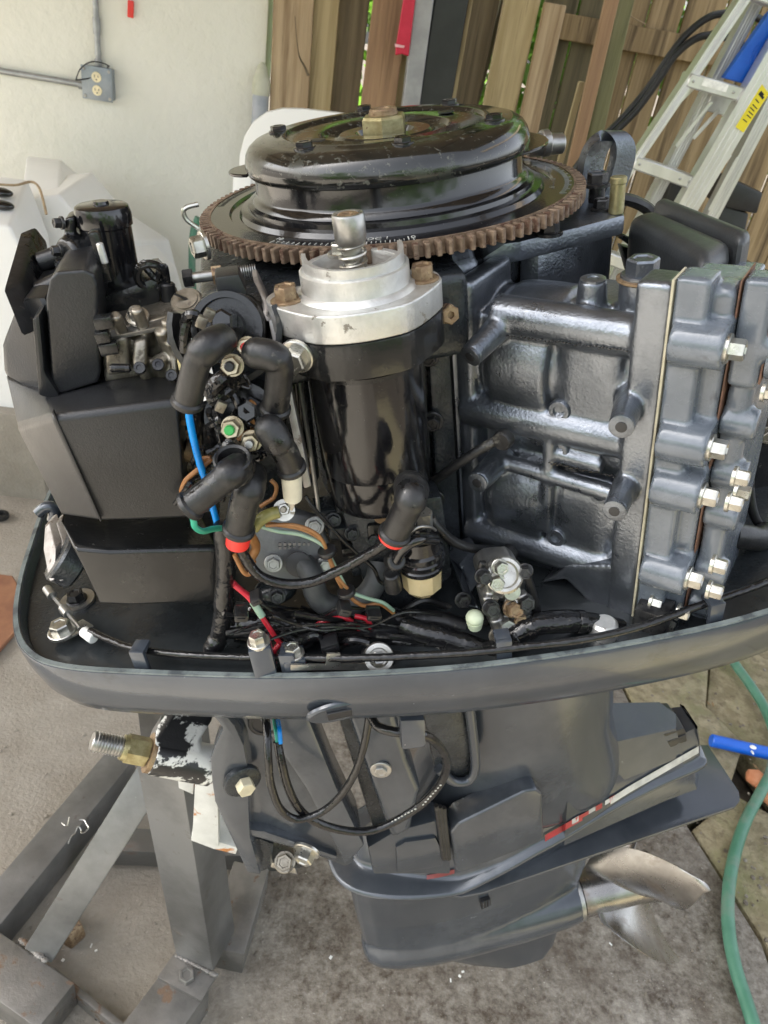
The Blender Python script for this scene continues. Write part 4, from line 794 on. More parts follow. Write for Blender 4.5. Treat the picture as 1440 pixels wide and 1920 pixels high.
for x, y in ((115, 418), (112, 470), (120, 495)): bolt(can, PY(x, y, -.082), (-.8, -.5, .2), .0032, .004, M_darkbolt, 1.2)
b = MB(); b.tube([PY(x, y, -.1) for x, y in ((265, 490), (280, 510), (293, 522), (300, 508), (308, 500), (312, 515), (314, 532))], .0022, 8); b.build('actuator_lead', M_vinyl, MOTOR)
b = MB(); b.cyl(PY(313, 530, -.1), PY(317, 566, -.1), .0048, None, 12, .001); b.cyl(PY(317, 566, -.1), PY(319, 584, -.1), .0032, None, 10); b.build('bullet_connector', M_rub, MOTOR)
b = MB(); p = PY(284, 518, -.1); b.tube([p + V((.0085 * math.cos(t), -.003 * math.sin(t), .0085 * math.sin(t))) for t in [k * .524 for k in range(13)]], .0026, 8, 3); b.build('lead_grommet', M_vinyl, MOTOR)
# ------------------------------------------------ carburettor
def pc(mb, x, y, Yv, axis, rpx, ln, n=16, bev=.0008):
    p = PY(x, y, Yv); a = V(axis).normalized(); r_ = px2m(rpx, p); mb.cyl(p - a * ln, p, r_, None, n, bev); return p, r_
b = MB()
b.prism(pp_([(188, 622, -.13), (325, 590, -.13), (340, 700, -.13), (195, 720, -.13)]), (0, .06, 0), .003)
for x, y, r_, ln in ((302, 618, 14, .03), (262, 668, 15, .02), (297, 672, 15, .02), (324, 690, 13, .02), (318, 638, 12, .02), (312, 600, 12, .03), (330, 655, 10, .015), (215, 590, 12, .03), (255, 578, 12, .03), (335, 600, 11, .02)): pc(b, x, y, -.142, (0, -.45, .9), r_, ln)
b.prism(pp_([(250, 640, -.142), (276, 636, -.142), (276, 690, -.148), (262, 696, -.15), (248, 690, -.148)]), (0, .03, 0), .002); b.prism(pp_([(318, 662, -.142), (332, 660, -.142), (335, 708, -.148), (322, 712, -.148)]), (0, .03, 0), .002)
b.prism(pp_([(195, 640, -.14), (240, 632, -.14), (244, 700, -.14), (200, 706, -.14)]), (0, .03, 0), .002)
carb = cast(b.build('carburettor', M_carb, MOTOR), .0011, 2)
b = MB(); b.prism([PY(x, y, Yv) for x, y, Yv in ((212, 600, -.11), (292, 578, -.11), (308, 590, -.125), (300, 612, -.14), (204, 632, -.14))], (0, .001, -.003), .0006); cvp = b.build('carburettor_lid', M_steel, carb)
p = PY(258, 594, -.128); b = MB(); b.lathe(p, (0, -.5, .9), [(.0068, -.001), (.0068, .001), (.005, .0012), (.0046, .0045), (.0036, .0062), (.0012, .0066)], 20); b.build('screw', M_zinc, cvp)
for x, y in ((262, 690), (297, 684), (322, 704), (325, 638)): disc(carb, PY(x, y, -.152), (0, -.8, .5), .0036, M_darkbolt, 'screw', .0015, .5)
p = PY(348, 562, -.125); b = MB(); b.lathe(p, (-.1, -.5, .85), [(.0098, -.025), (.0098, -.001), (.0088, 0)], 24); b.lathe(p, (-.1, -.5, .85), [(.0072, -.001), (.0072, .0008)], 24); bs = b.build('brass_plug', M_carb, carb)
b = MB(); b.box(p + V((-.1, -.5, .85)).normalized() * .0012, (.013, .0016, .0012), Matrix.Rotation(R(35), 3, 'Y')); b.build('slot', M_blk, bs)
for q in (((178, 606), (212, 600)), ((180, 632), (206, 627)), ((188, 655), (222, 648))):
    a, c = PY(*q[0], -.145), PY(*q[1], -.145); b = MB(); b.box((a + c) / 2, ((c - a).length, .008, .007), None, .001); b.build('clip', M_bsemi, carb)
b = MB(); b.cyl(PY(206, 690, -.155), PY(246, 690, -.155), .0026, None, 10, .001); b.build('vent_nipple', M_vinyl, carb)
b = MB(); b.tube([PY(x, y, -.15) for x, y in ((334, 632), (336, 660), (340, 690), (346, 710))], .0016, 8); b.build('yellow_lead', mat('cream_wire', (.6, .5, .25), None, .4), MOTOR)
# idle stop screw
a, c = PY(362, 521, -.1), PY(432, 512, -.1); d = (c - a).normalized(); b = MB(); b.cyl(a, c, .0034, None, 12); ss = b.build('stop_screw', M_steel, MOTOR)
bolt(ss, a, -d, .006, .006, M_darkbolt, 0); b = MB(); h = a + d * .012; b.rings([[h + d * t + (d.orthogonal().normalized() * math.cos(k * math.pi / 3) + d.cross(d.orthogonal().normalized()) * math.sin(k * math.pi / 3)) * .0062 for k in range(6)] for t in (0, .006)]); b.build('lock_nut', M_bronze, ss)
for t in range(14): b = MB(); q = a + d * (.02 + t * .0014); b.cyl(q, q + d * .0006, .0038, None, 12); b.build('thread', M_steel, ss)
b = MB(); b.tube([PY(x, y, -.06) for x, y in ((372, 383), (352, 388), (344, 396), (350, 412), (372, 428))], .0016, 8); b.build('wire_clip', M_zinc, MOTOR)
# ------------------------------------------------ relay bracket strip and trim relays
b = MB(); b.prism([PY(x, y, Yv) for x, y, Yv in ((503, 600, -.16), (519, 600, -.16), (584, 912, -.185), (570, 917, -.185))], (.002, .05, 0), .0012); strip = b.build('bracket_strip', M_plate, MOTOR)
b = MB(); b.prism([PY(x, y, Yv) for x, y, Yv in ((474, 525, -.13), (484, 522, -.13), (506, 570, -.15), (502, 592, -.16), (512, 600, -.16), (500, 604, -.16), (493, 585, -.155), (494, 568, -.15))], (0, .02, 0), .001); b.build('strip_hook', M_plate, strip)
b = MB(); b.prism([PY(x, y, -.12) for x, y in ((435, 560), (560, 560), (600, 900), (500, 960), (430, 800))], (0, .02, 0), .003); b.build('relay_backplate', M_dark, MOTOR)
def relay(x, y, Yv, rpx, ln):
    p = PY(x, y, Yv); r_ = px2m(rpx, p); a = V((-.12, -.9, .35)).normalized()
    b = MB(); b.lathe(p - a * ln, a, [(r_, 0), (r_, ln - .002), (r_ * .96, ln), (r_ * .8, ln), (r_ * .78, ln - .004), (r_ * .5, ln - .004), (r_ * .47, ln + .002), (r_ * .2, ln + .002)], 40)
    o = b.build('trim_relay', M_bsemi, MOTOR); return o, p, a
r1, p1, a1 = relay(425, 615, -.165, 70, .05); r2, p2, a2 = relay(452, 785, -.172, 72, .05)
b = MB(); L = [p1 - a1 * .012 + (V((1, 0, 0)) * math.cos(t) + a1.cross(V((1, 0, 0))).normalized() * -math.sin(t)) * .0285 for t in [R(205 - k * 13) for k in range(18)]]; u_ = a1 * .018
b.rings([[q, q + u_, q + u_ + (q - p1).normalized() * .0035, q + (q - p1).normalized() * .0035] for q in L]); b.build('relay_saddle', M_rub, MOTOR)
b = MB(); b.prism([PY(x, y, -.15) for x, y in ((402, 520), (448, 514), (462, 545), (470, 590), (450, 566), (408, 560))], (0, .02, 0), .002); b.build('saddle_lug', M_plast, MOTOR)
M_nut = mat('brassy_nut', (.36, .3, .2), (.5, .43, .31), .3, .9, 90, .1, 400)
def nutstud(par, x, y, Yv, ax, rpx, tip, m=M_nut, ln=.009):
    p = PY(x, y, Yv); a = V(ax).normalized(); r_ = px2m(rpx, p)
    q_ = V((0, 0, 1)).rotation_difference(a); hx_ = lambda rr, z: [p + q_ @ V((rr * math.cos(math.pi * k / 3), rr * math.sin(math.pi * k / 3), z)) for k in range(6)]
    b = MB(); b.rings([hx_(r_, -ln), hx_(r_, -.0008), hx_(r_ * .88, 0)]); b.lathe(p, a, [(r_ * 1.15, -ln - .003), (r_ * 1.15, -ln - .0018)], 20); b.lathe(p, a, [(r_ * 1.05, -ln - .0018), (r_ * 1.05, -ln)], 20); o = b.build('terminal_nut', m, par, 30)
    b = MB(); b.lathe(p, a, [(r_ * .52, -.02), (r_ * .52, .0028), (r_ * .4, .0036)], 16); b.build('stud', tip, o); return o
M_grnp = mat('green_paint_dot', (.03, .3, .06), None, .4)
fa = (-.08, -.93, .35)
for par, x, y, Yv in ((r1, 415, 602, -.186), (r2, 462, 772, -.19)):
    p = PY(x, y, Yv); a = V(fa).normalized(); q_ = V((0, 0, 1)).rotation_difference(a); b = MB(); hx_ = lambda rr, z: [p + q_ @ V((rr * math.cos(math.pi * k / 3 + .3), rr * math.sin(math.pi * k / 3 + .3), z)) for k in range(6)]
    b.rings([hx_(.0068, -.02), hx_(.0066, -.001), hx_(.0052, .0005)]); b.build('relay_plug', M_bgloss, par, 30)
nutstud(r1, 460, 651, -.198, fa, 17, M_redcap); nutstud(r1, 431, 687, -.2, fa, 19, M_blk)
nutstud(r2, 431, 806, -.203, fa, 19, M_grnp); nutstud(r2, 468, 832, -.205, fa, 18, M_steel)
# small packed-in details between relays: greasy straps and leads
for L, r_, m in (([(345, 605, -.17), (352, 592, -.18), (365, 590, -.182), (375, 600, -.18), (385, 598, -.178)], .0028, M_vinyl), ([(352, 600, -.175), (345, 630, -.176), (345, 660, -.176)], .0026, M_vinyl), ([(390, 735, -.185), (410, 715, -.19), (425, 705, -.188), (440, 715, -.185)], .0045, M_vinyl), ([(395, 750, -.182), (420, 738, -.185), (440, 720, -.182)], .004, M_vinyl), ([(440, 825, -.202), (428, 838, -.202), (420, 852, -.2), (416, 872, -.198)], .0042, M_vinyl), ([(420, 870, -.2), (415, 900, -.19)], .0018, M_zinc), ([(385, 700, -.178), (370, 760, -.17), (372, 820, -.165), (380, 880, -.165)], .003, M_vinyl), ([(400, 760, -.16), (385, 800, -.16), (392, 850, -.16)], .006, M_rub)):
    b = MB(); b.tube([PY(*q) for q in L], r_, 8); b.build('relay_lead', m, MOTOR)
for x, y, Yv in ((378, 604, -.188), (392, 590, -.184), (414, 762, -.19)):
    b = MB(); b.box(PY(x, y, Yv), (.0055, .004, .0065), Matrix.Rotation(R(35), 3, 'Y'), .001); b.build('crimp_lug', M_carb, MOTOR)
b = MB(); p = PY(350, 808, -.14); b.cyl(p, p + V((.012, 0, 0)), .006, None, 6); b.cyl(PY(345, 840, -.14), PY(375, 850, -.14), .008, None, 12); b.build('return_spring_boss', M_bronze, MOTOR)
# ------------------------------------------------ rubber boots and the cables in them
def boot(pts, r, ends=True, name='rubber_boot', m=M_rub, flare=1.18):
    r = r * .88; P_ = [PY(*q) for q in pts]; b = MB(); b.tube(P_, lambda t: r * (1 + .13 * min(1, max(0, (.46 - t) / .03))), 18, 8); o = b.build(name, m, MOTOR, 60)
    d = (P_[-1] - P_[-2]).normalized(); b = MB(); b.lathe(P_[-1] - d * .004, d, [(r * 1.02, 0), (r * flare, .0012), (r * flare, .0035), (r * 1.02, .0048), (r * .72, .0048), (r * .7, .001)], 22); b.build('boot_collar', m, o)
    d0 = (P_[0] - P_[1]).normalized(); b = MB(); b.ball(P_[0], r * 1.13, (1, 1, 1), 18); b.build('boot_cap', m, o, 80); return o
boot([(415, 637, -.202), (393, 648, -.212), (372, 675, -.213), (360, 715, -.211), (350, 758, -.208)], .0083)
boot([(482, 662, -.208), (508, 668, -.211), (524, 682, -.211), (522, 720, -.206), (516, 770, -.2)], .0083)
boot([(506, 805, -.212), (520, 826, -.214), (536, 850, -.211), (547, 880, -.207)], .0086)
boot([(470, 893, -.203), (466, 918, -.212), (456, 950, -.212), (447, 996, -.208)], .0095)
boot([(450, 876, -.214), (432, 888, -.225), (400, 915, -.226), (352, 952, -.226)], .0088)
b = MB(); p = PY(436, 862, -.22); d = V((.05, -.3, .9)).normalized(); b.lathe(p, d, [(.0098, -.012), (.0105, .001), (.0095, .0018), (.008, .001), (.0075, -.008)], 22); b.build('boot_mouth', M_rub, MOTOR)
boot([(768, 912, -.214), (770, 935, -.226), (756, 968, -.224), (738, 1004, -.22)], .0098)
b = MB(); p = PY(772, 920, -.218); b.ball(p, .0105, (1, 1, 1.05), 20); b.build('boot_cap', M_rub, MOTOR, 80)
b = MB(); p = PY(796, 960, -.2); b.cyl(p, p + V((0, .002, -.014)), .005, None, 6); b.build('terminal_nut', M_zinc, MOTOR)
b = MB(); b.cyl(PY(448, 999, -.209), PY(445, 1022, -.207), .0074, .0072, 20, .001); b.build('red_sleeve', M_redcap, MOTOR)
a, c = PY(740, 1001, -.2205), PY(733, 1012, -.2195); b = MB(); b.cyl(a, c + (c - a) * .1, .0086, None, 20, .001); b.build('red_sleeve', M_redcap, MOTOR)
b = MB(); b.cyl(PY(546, 884, -.206), PY(549, 935, -.2), .0062, .0056, 16, .001); b.build('cream_sleeve', M_cream, MOTOR)
# ring terminal with nut
p = PY(532, 957, -.196); d = V((-.1, -.85, .5)).normalized(); b = MB(); b.lathe(p - d * .002, d, [(.0068, 0), (.0068, .0012)], 24); b.prism(pp_([(545, 935, -.199), (558, 935, -.199), (548, 958, -.197), (536, 955, -.197)]), (0, .002, 0)); rt = b.build('ring_terminal', M_zinc, MOTOR)
nutstud(rt, 532, 955, -.199, d, 12, M_carb, M_zinc, .004)
WS = {'water_hose': .9, 'taped_loom': .8, 'loom_sleeve': .85, 'hose': .8, 'loom_branch': .8, 'plug_lead': .9, 'filter_inlet': .9, 'fuel_line': .8, 'linkage_rod': .8, 'trim_cable': .68, 'greasy_sleeve': .65, 'blue_lead': .62}
def wire(pts, r, m, nm='wire', n=10, lab=None):
    b = MB(); r = r * WS.get(nm, .6)
    if m is M_vinyl and r > .004:
        rn = random.Random(len(pts)); ph = [rn.random() * 6.3 for _ in range(3)]; r0 = r
        r = lambda t: r0 * (1 + .04 * math.sin(t * 17 + ph[0]) + .03 * math.sin(t * 31 + ph[1]) + .014 * math.sin(t * 57 + ph[2]))
        b.tube([PY(*q) for q in pts], r, n, 22)
    else: b.tube([PY(*q) for q in pts], r, n, 8)
    return b.build(nm, m, MOTOR, 60, label=lab)
wire([(352, 755, -.2), (358, 800, -.196), (372, 860, -.19), (388, 910, -.185), (400, 955, -.183), (410, 990, -.182)], .0034, M_blue, 'blue_lead')
wire([(352, 955, -.222), (362, 972, -.22), (366, 988, -.215), (380, 996, -.208), (398, 992, -.2), (414, 990, -.195)], .0031, M_green, 'green_lead')
wire([(446, 1018, -.207), (458, 1042, -.206), (485, 1078, -.206), (530, 1094, -.206), (580, 1092, -.208), (630, 1072, -.21), (680, 1045, -.213), (715, 1024, -.217), (734, 1010, -.219)], .0056, M_vinyl, 'battery_cable', 14)
wire([(418, 985, -.19), (424, 1040, -.188), (421, 1100, -.184), (418, 1150, -.182), (410, 1192, -.182), (396, 1222, -.185)], .0078, M_vinyl, 'loom_sleeve', 12)
wire([(420, 1040, -.182), (428, 1075, -.184), (440, 1096, -.186), (470, 1120, -.19)], .0034, M_red, 'red_lead')
wire([(440, 1098, -.19), (470, 1125, -.194), (500, 1170, -.198), (525, 1205, -.2), (560, 1228, -.205), (610, 1237, -.21), (670, 1232, -.212)], .003, M_red, 'red_lead')
wire([(474, 1128, -.1955), (492, 1156, -.1985)], .0042, M_pgreen, 'splice_sleeve')
wire([(515, 1245, -.207), (514, 1222, -.205), (524, 1208, -.203)], .003, M_red, 'red_lead')
wire([(585, 1183, -.19), (600, 1168, -.192), (640, 1158, -.194), (660, 1165, -.194), (672, 1172, -.193)], .003, M_red, 'red_lead')
wire([(665, 1155, -.196), (685, 1160, -.198), (694, 1172, -.199), (696, 1190, -.199)], .003, M_red, 'red_lead')
wire([(672, 1165, -.19), (700, 1158, -.19), (735, 1165, -.19)], .0028, M_red, 'red_lead'); wire([(676, 1174, -.192), (705, 1176, -.192), (735, 1172, -.192)], .0028, M_red, 'red_lead')
wire([(672, 1170, -.198), (676, 1185, -.198), (680, 1195, -.198)], .0032, M_red, 'red_lead')
wire([(482, 985, -.195), (520, 996, -.196), (565, 1003, -.196), (605, 1022, -.197), (622, 1050, -.198), (640, 1085, -.199), (655, 1108, -.2), (690, 1122, -.2), (718, 1130, -.2), (738, 1145, -.198)], .0022, M_pgreen, 'pale_green_lead')
wire([(500, 982, -.193), (560, 990, -.195), (600, 1010, -.196), (615, 1040, -.1965), (630, 1080, -.1975), (650, 1112, -.1985), (680, 1135, -.1985), (712, 1132, -.1985), (738, 1150, -.197)], .0024, M_brown, 'brown_lead')
wire([(498, 985, -.1965), (555, 985, -.196), (598, 1005, -.198), (618, 1046, -.199), (634, 1082, -.2), (652, 1104, -.201)], .002, M_brown, 'brown_lead')
wire([(440, 1040, -.196), (455, 1070, -.197), (466, 1077, -.197), (474, 1066, -.196), (476, 1052, -.195)], .0026, M_brown, 'brown_lead')
wire([(508, 900, -.188), (518, 912, -.189), (514, 932, -.19), (500, 942, -.19), (488, 950, -.19)], .0022, M_brown, 'brown_lead')
wire([(475, 990, -.2), (488, 975, -.2), (505, 965, -.199), (522, 960, -.198)], .006, M_grease, 'greasy_sleeve')
wire([(468, 1000, -.195), (480, 1025, -.19), (470, 1048, -.19)], .005, M_brown, 'terminal_sleeve')
wire([(572, 930, -.18), (590, 955, -.182), (640, 1010, -.183), (672, 1040, -.184), (700, 1065, -.186), (712, 1090, -.187), (730, 1098, -.187)], .0022, M_vinyl, 'black_lead')
for x, y, Yv in ((612, 1030, -.2), (648, 1106, -.202)):
    p = PY(x, y, Yv); b = MB(); b.lathe(p, PY(x + 10, y + 24, Yv) - p, [(.0058, 0), (.0062, .0008), (.0062, .003), (.0058, .0038)], 14); b.build('cable_tie', M_blk, MOTOR)
# ------------------------------------------------ cover plate, U hose
b = MB(); b.prism([PY(x, y, Yv) for x, y, Yv in ((470, 975, -.16), (555, 962, -.15), (600, 975, -.15), (618, 1020, -.155), (618, 1085, -.168), (560, 1100, -.172), (500, 1095, -.172), (468, 1050, -.168))], (0, .008, 0), .002); tp = b.build('cover_plate', mat('grey_cover_plate', (.17, .17, .175), (.22, .22, .22), .45, .4, 60, .2, 500), MOTOR)
for x, y in ((590, 986), (610, 1060), (513, 1056)): bolt(tp, PY(x, y, -.17), (-.05, -.9, .4), .0048, .004, M_steel, 1.35)
for k, y in enumerate((1020, 1027)):
    b = MB()
    for i in range(7 if k == 0 else 5): b.box(PY(525 + i * 9, y, -.1675), (.0018, .0008, .0022), Matrix.Rotation(R(20 * (i % 3)), 3, 'Y'))
    o = b.build('embossed_letters', tp.data.materials[0], tp); o['kind'] = 'stuff'
disc(tp, PY(560, 1058, -.175), (-.05, -.9, .4), .0088, M_blk, 'port_hole', .0012)
wire([(568, 1056, -.170), (584, 1078, -.178), (594, 1116, -.182), (615, 1134, -.183), (648, 1136, -.182), (685, 1118, -.18), (706, 1086, -.177), (712, 1056, -.17)], .0092, M_hoseg, 'water_hose', 16)
b = MB(); p = PY(517, 1105, -.165); b.ball(p, .013, (1.2, 1, .7), 16); b.build('boss_dome', M_cowlin, MOTOR)
# ------------------------------------------------ fuel filter
fp = PY(790, 1062, -.198); fx = fp.x; fy = fp.y; zf = fp.z; b = MB(); r_ = px2m(41, fp)
b.lathe((fx, fy, 0), UP, [(r_ * .98, zf), (r_ * 1.08, zf + .004), (r_ * 1.02, zf + .005), (r_ * 1.1, zf + .0095), (r_ * 1.02, zf + .0105), (r_ * 1.08, zf + .0155), (r_ * .95, zf + .017), (r_ * .9, zf + .026), (r_ * .5, zf + .028), (r_ * .45, zf + .034)], 36); ff = b.build('fuel_filter', M_bgloss, MOTOR)
b = MB(); b.lathe((fx, fy, 0), UP, [(r_ * .55, zf - .0215), (r_ * .72, zf - .0185), (r_ * .92, zf - .015), (r_ * .97, zf + .001)], 10); b.build('filter_bowl', M_bowl, ff, 25)
b = MB(); b.lathe((fx, fy, 0), UP, [(r_ * .6, zf - .014), (r_ * .6, zf)], 20); b.build('filter_element', M_cream, ff)
wire([(815, 1012, -.205), (790, 1010, -.216), (765, 1020, -.218), (748, 1040, -.214), (738, 1062, -.21)], .0042, M_bgloss, 'filter_inlet', 12)
b = MB(); b.cyl(PY(745, 1052, -.214), PY(735, 1050, -.206), .0062, None, 16, .001); b.cyl(PY(733, 1075, -.207), PY(738, 1105, -.204), .0052, .0058, 14, .001); b.build('filter_elbow', M_rub, MOTOR)
wire([(768, 1008, -.208), (772, 998, -.214), (785, 988, -.214), (806, 988, -.21), (816, 994, -.205)], .0018, M_steel, 'filter_clip', 8)
b = MB(); b.prism([PY(x, y, -.172) for x, y in ((770, 940), (830, 930), (850, 1080), (760, 1160), (690, 1120), (640, 960))], (0, .03, 0), .004); b.build('engine_base_casting', M_dark, MOTOR)
# hard lines to the block
wire([(800, 912, -.14), (830, 890, -.155), (870, 862, -.165), (905, 840, -.17), (932, 826, -.17), (948, 822, -.155)], .0042, M_rub, 'fuel_line', 12)
wire([(808, 972, -.18), (822, 990, -.182), (850, 1015, -.182), (885, 1028, -.18), (930, 1032, -.172), (955, 1042, -.16)], .0042, M_rub, 'fuel_line', 12)
for x, y, Yv in ((942, 826, -.176), (952, 1040, -.168)): p = PY(x, y, Yv); b = MB(); b.lathe(p, BN, [(.0068, -.004), (.0068, .001), (.0058, .0025)], 18); b.build('line_end', M_rub, MOTOR)
# ------------------------------------------------ oil injection pump with linkage
op = MB(); Yp = -.215
op.prism([PY(x, y, Yp) for x, y in ((905, 1092), (925, 1075), (972, 1068), (988, 1082), (985, 1120), (950, 1132), (915, 1125))], (0, .03, 0), .004, 2)
op.prism([PY(x, y, Yp - .003) for x, y in ((905, 1125), (925, 1118), (945, 1160), (960, 1185), (935, 1202), (915, 1165))], (0, .02, 0), .003)
for a, c, r_ in (((958, 1125), (975, 1180), .0055), ((928, 1155), (945, 1195), .0055), ((975, 1110), (985, 1160), .0045)): op.cyl(PY(*a, Yp - .006), PY(*c, Yp - .006), r_, None, 12, .001)
pump = cast(op.build('oil_pump', M_steel, MOTOR), .0011, 2)
disc(pump, PY(944, 1078, Yp - .006), (-.05, -.75, .65), .0125, M_zinc, 'pump_dome', .005, .72)
disc(pump, PY(957, 1107, Yp - .009), (0, -.9, .4), .0062, M_zinc, 'screw', .0045)
for dx, dy in ((1, 0), (0, 1)):
    b = MB(); b.box(PY(957, 1107, Yp - .0138), (.0062 if dx else .0012, .0006, .0062 if dy else .0012), Matrix.Rotation(R(25), 3, 'Y')); b.build('screw_slot', M_blk, pump)
for x, y, r_, m in ((936, 1062, .0045, M_zinc), (930, 1090, .005, M_zinc), (985, 1070, .0042, M_darkbolt), (960, 1140, .0055, M_bronze), (920, 1140, .005, M_darkbolt), (975, 1160, .005, M_bronze), (946, 1172, .0062, M_steel), (982, 1128, .0055, M_darkbolt), (934, 1192, .0055, M_carb), (960, 1192, .006, M_bronze), (905, 1080, .0045, M_darkbolt)): bolt(pump, PY(x, y, Yp - .008), (random.uniform(-.3, .2), -.9, .4), r_, .007, m, 1.2)
for L in ([(900, 1075), (905, 1055), (906, 1090), (898, 1100)], [(975, 1062), (990, 1090), (1000, 1130), (1005, 1155)], [(990, 1080), (1000, 1110), (1010, 1150)], [(930, 1120), (920, 1150), (945, 1185)]): wire([(x, y, Yp - .004) for x, y in L], .0028, M_rub if L[0][0] != 930 else M_zinc, 'linkage_rod')
b = MB(); b.prism([PY(x, y, Yv) for x, y, Yv in ((862, 1062, -.16), (905, 1048, -.16), (912, 1075, -.18), (886, 1110, -.2), (895, 1140, -.2), (880, 1140, -.2), (862, 1090, -.19))], (0, .03, 0), .002); b.build('pump_bracket', M_block, MOTOR)
b = MB(); p = PY(890, 1158, -.222); b.ball(p, .0062, (1, 1, .85), 14); b.cyl(p - V((0, 0, .009)), p - V((0, 0, .003)), .0045, .0058, 12); b.build('drain_nipple', mat('pale_green_plastic', (.45, .5, .36), None, .4), MOTOR)
# ------------------------------------------------ clutter in the pan: looms, fuse box, bolts, cable
wire([(418, 1168, -.172), (445, 1170, -.176), (470, 1168, -.178), (520, 1168, -.182), (600, 1180, -.187), (680, 1195, -.19), (760, 1200, -.2), (800, 1195, -.205)], .013, M_vinyl, 'taped_loom', 14)
wire([(755, 1170, -.2), (790, 1185, -.208), (830, 1195, -.214), (870, 1208, -.22), (905, 1220, -.225), (935, 1215, -.23), (960, 1195, -.231), (1000, 1172, -.23), (1060, 1165, -.23), (1110, 1168, -.229), (1160, 1180, -.229), (1190, 1200, -.231)], .0095, M_vinyl, 'taped_loom', 14)
wire([(740, 1165, -.19), (780, 1160, -.19), (830, 1165, -.195), (870, 1178, -.2)], .0085, M_rub, 'hose', 12)
wire([(560, 1150, -.175), (620, 1165, -.18), (680, 1178, -.185), (740, 1170, -.19)], .0075, M_vinyl, 'loom_branch', 12)
b = MB(); b.prism([PY(x, y, -.205) for x, y in ((692, 1192), (705, 1180), (755, 1182), (746, 1230), (690, 1230))], (0, .025, 0), .002); fb = b.build('fuse_box', M_plast, MOTOR)
b = MB(); b.prism([PY(x, y, -.2055) for x, y in ((700, 1200), (735, 1202), (732, 1215), (698, 1213))], (0, .002, 0), .0005); b.build('fuse_lid', M_bsemi, fb)
b = MB(); b.prism([PY(x, y, -.198) for x, y in ((535, 1185), (590, 1190), (590, 1212), (560, 1228), (530, 1210))], (0, .02, 0), .003); b.build('rubber_block', M_bsemi, MOTOR)
for x, y in ((485, 1204), (550, 1226), (826, 1209)):
    Yb = -.2135; p = PY(x, y, Yb); b = MB(); b.prism([p + V((sx * .0075, sy * .0075, 0)) for sx, sy in ((-1, -1), (1, -1), (1, 1), (-1, 1))], (0, 0, -.045), .002); o = b.build('pan_post', M_cowl, MOTOR); bolt(o, p, UP, .0056, .006, M_zinc, 1.35)
b = MB(); b.prism([PY(x, y, -.2235) for x, y in ((545, 1247), (611, 1247), (613, 1226), (638, 1226), (640, 1246), (715, 1244), (728, 1256), (545, 1257))], (0, .0014, 0)); b.build('cable_bracket', M_zinc, MOTOR)
b = MB(); p = PY(710, 1233, -.22); d = V((0, -.75, .65)).normalized(); b.lathe(p, d, [(.0105, -.003), (.0105, .0015), (.0098, .0025), (.0068, .0025), (.006, -.001)], 24); o = b.build('ring_clamp', M_zinc, MOTOR); bolt(o, p + d * .0005, d, .0048, .002, M_steel, 0)
b = MB(); b.cyl(PY(678, 1232, -.213), PY(752, 1236, -.216), .0062, None, 12, .001); b.build('lead_sleeve', M_rub, MOTOR)
def rimpt(x, y, dz, ins):
    p = PZ(x, y, RZ + dz); i = min(range(NR), key=lambda i: (rimc[i] - V((p.x, p.y, 0))).length); return rimc[i] + nrmi[i] * ins + V((0, 0, RZ + dz))
b = MB(); L = [PZ(x, y, RZ + dz) for x, y, dz in ((170, 1195, .0), (205, 1212, .0), (250, 1228, .001), (330, 1240, .001), (430, 1245, .0015), (540, 1247, .002), (700, 1247, .002), (880, 1238, .003), (1000, 1225, .004), (1100, 1213, .005), (1200, 1190, .006), (1300, 1155, .006), (1440, 1105, .006), (1560, 1050, .006))]; b.tube([p + V((0, .004, .003)) for p in L], .0027, 10); b.build('control_cable', M_vinyl, MOTOR)
a, c = PZ(160, 1186, RZ), PZ(176, 1198, RZ); b = MB(); b.cyl(a - (c - a) * .2, c, .0042, None, 16, .001); b.build('cable_collar', M_white, MOTOR)
b = MB(); b.tube([PZ(92, 1110, RZ + .004), PZ(125, 1148, RZ + .003), PZ(150, 1178, RZ + .001)], .0016, 8); b.cyl(PZ(88, 1104, RZ + .005), PZ(98, 1118, RZ + .005), .0036, None, 10); b.cyl(PZ(118, 1140, RZ + .003), PZ(128, 1152, RZ + .003), .0036, None, 10); b.build('cable_rod', M_steel, MOTOR)
b = MB(); q = [PZ(x, y, RZ - .002) for x, y in ((100, 1192), (120, 1200), (175, 1172), (155, 1160))]; b.prism(q, (0, 0, -.0018), .0006); cbk = b.build('cable_clamp', M_zinc, MOTOR)
bolt(cbk, PZ(117, 1184, RZ - .002), UP, .0075, .0068, M_zinc, 1.4)
p = PZ(146, 1128, RZ - .01); b = MB(); b.lathe(p, UP, [(.012, -.022), (.0165, -.016), (.0165, -.010), (.014, -.009), (.0165, -.006), (.0165, -.002), (.012, 0)], 28); mt_ = b.build('rubber_mount', M_rub, MOTOR)
b = MB(); b.lathe(p + V((0, 0, .0)), UP, [(.0135, 0), (.0135, .0022)], 24); b.build('mount_washer', M_steel, mt_); bolt(mt_, p + V((0, 0, .002)), UP, .0068, .006, M_darkbolt, 1.2)
b = MB(); b.lathe(p, UP, [(.02, -.06), (.018, -.022)], 24); b.build('mount_pedestal', M_cowlin, MOTOR)
for k, (x0, x1) in enumerate(((84, 100), (98, 118))):
    b = MB(); b.prism([PY(x, y, Yv) for x, y, Yv in ((x0, 985, -.06), (x0 + 9, 980, -.06), (x1 + 4, 1030, -.09), (x1 + 2, 1088, -.11), (x1 - 8, 1090, -.11), (x0 - 3, 1030, -.08))], (.004, .012, 0), .001); b.build('lever_plate', M_plate, MOTOR)
b = MB(); b.tube([PY(x, y, -.02) for x, y in ((72, 962), (88, 950), (102, 955), (100, 975))], .005, 10); b.build('pan_lug', M_cowl, MOTOR)
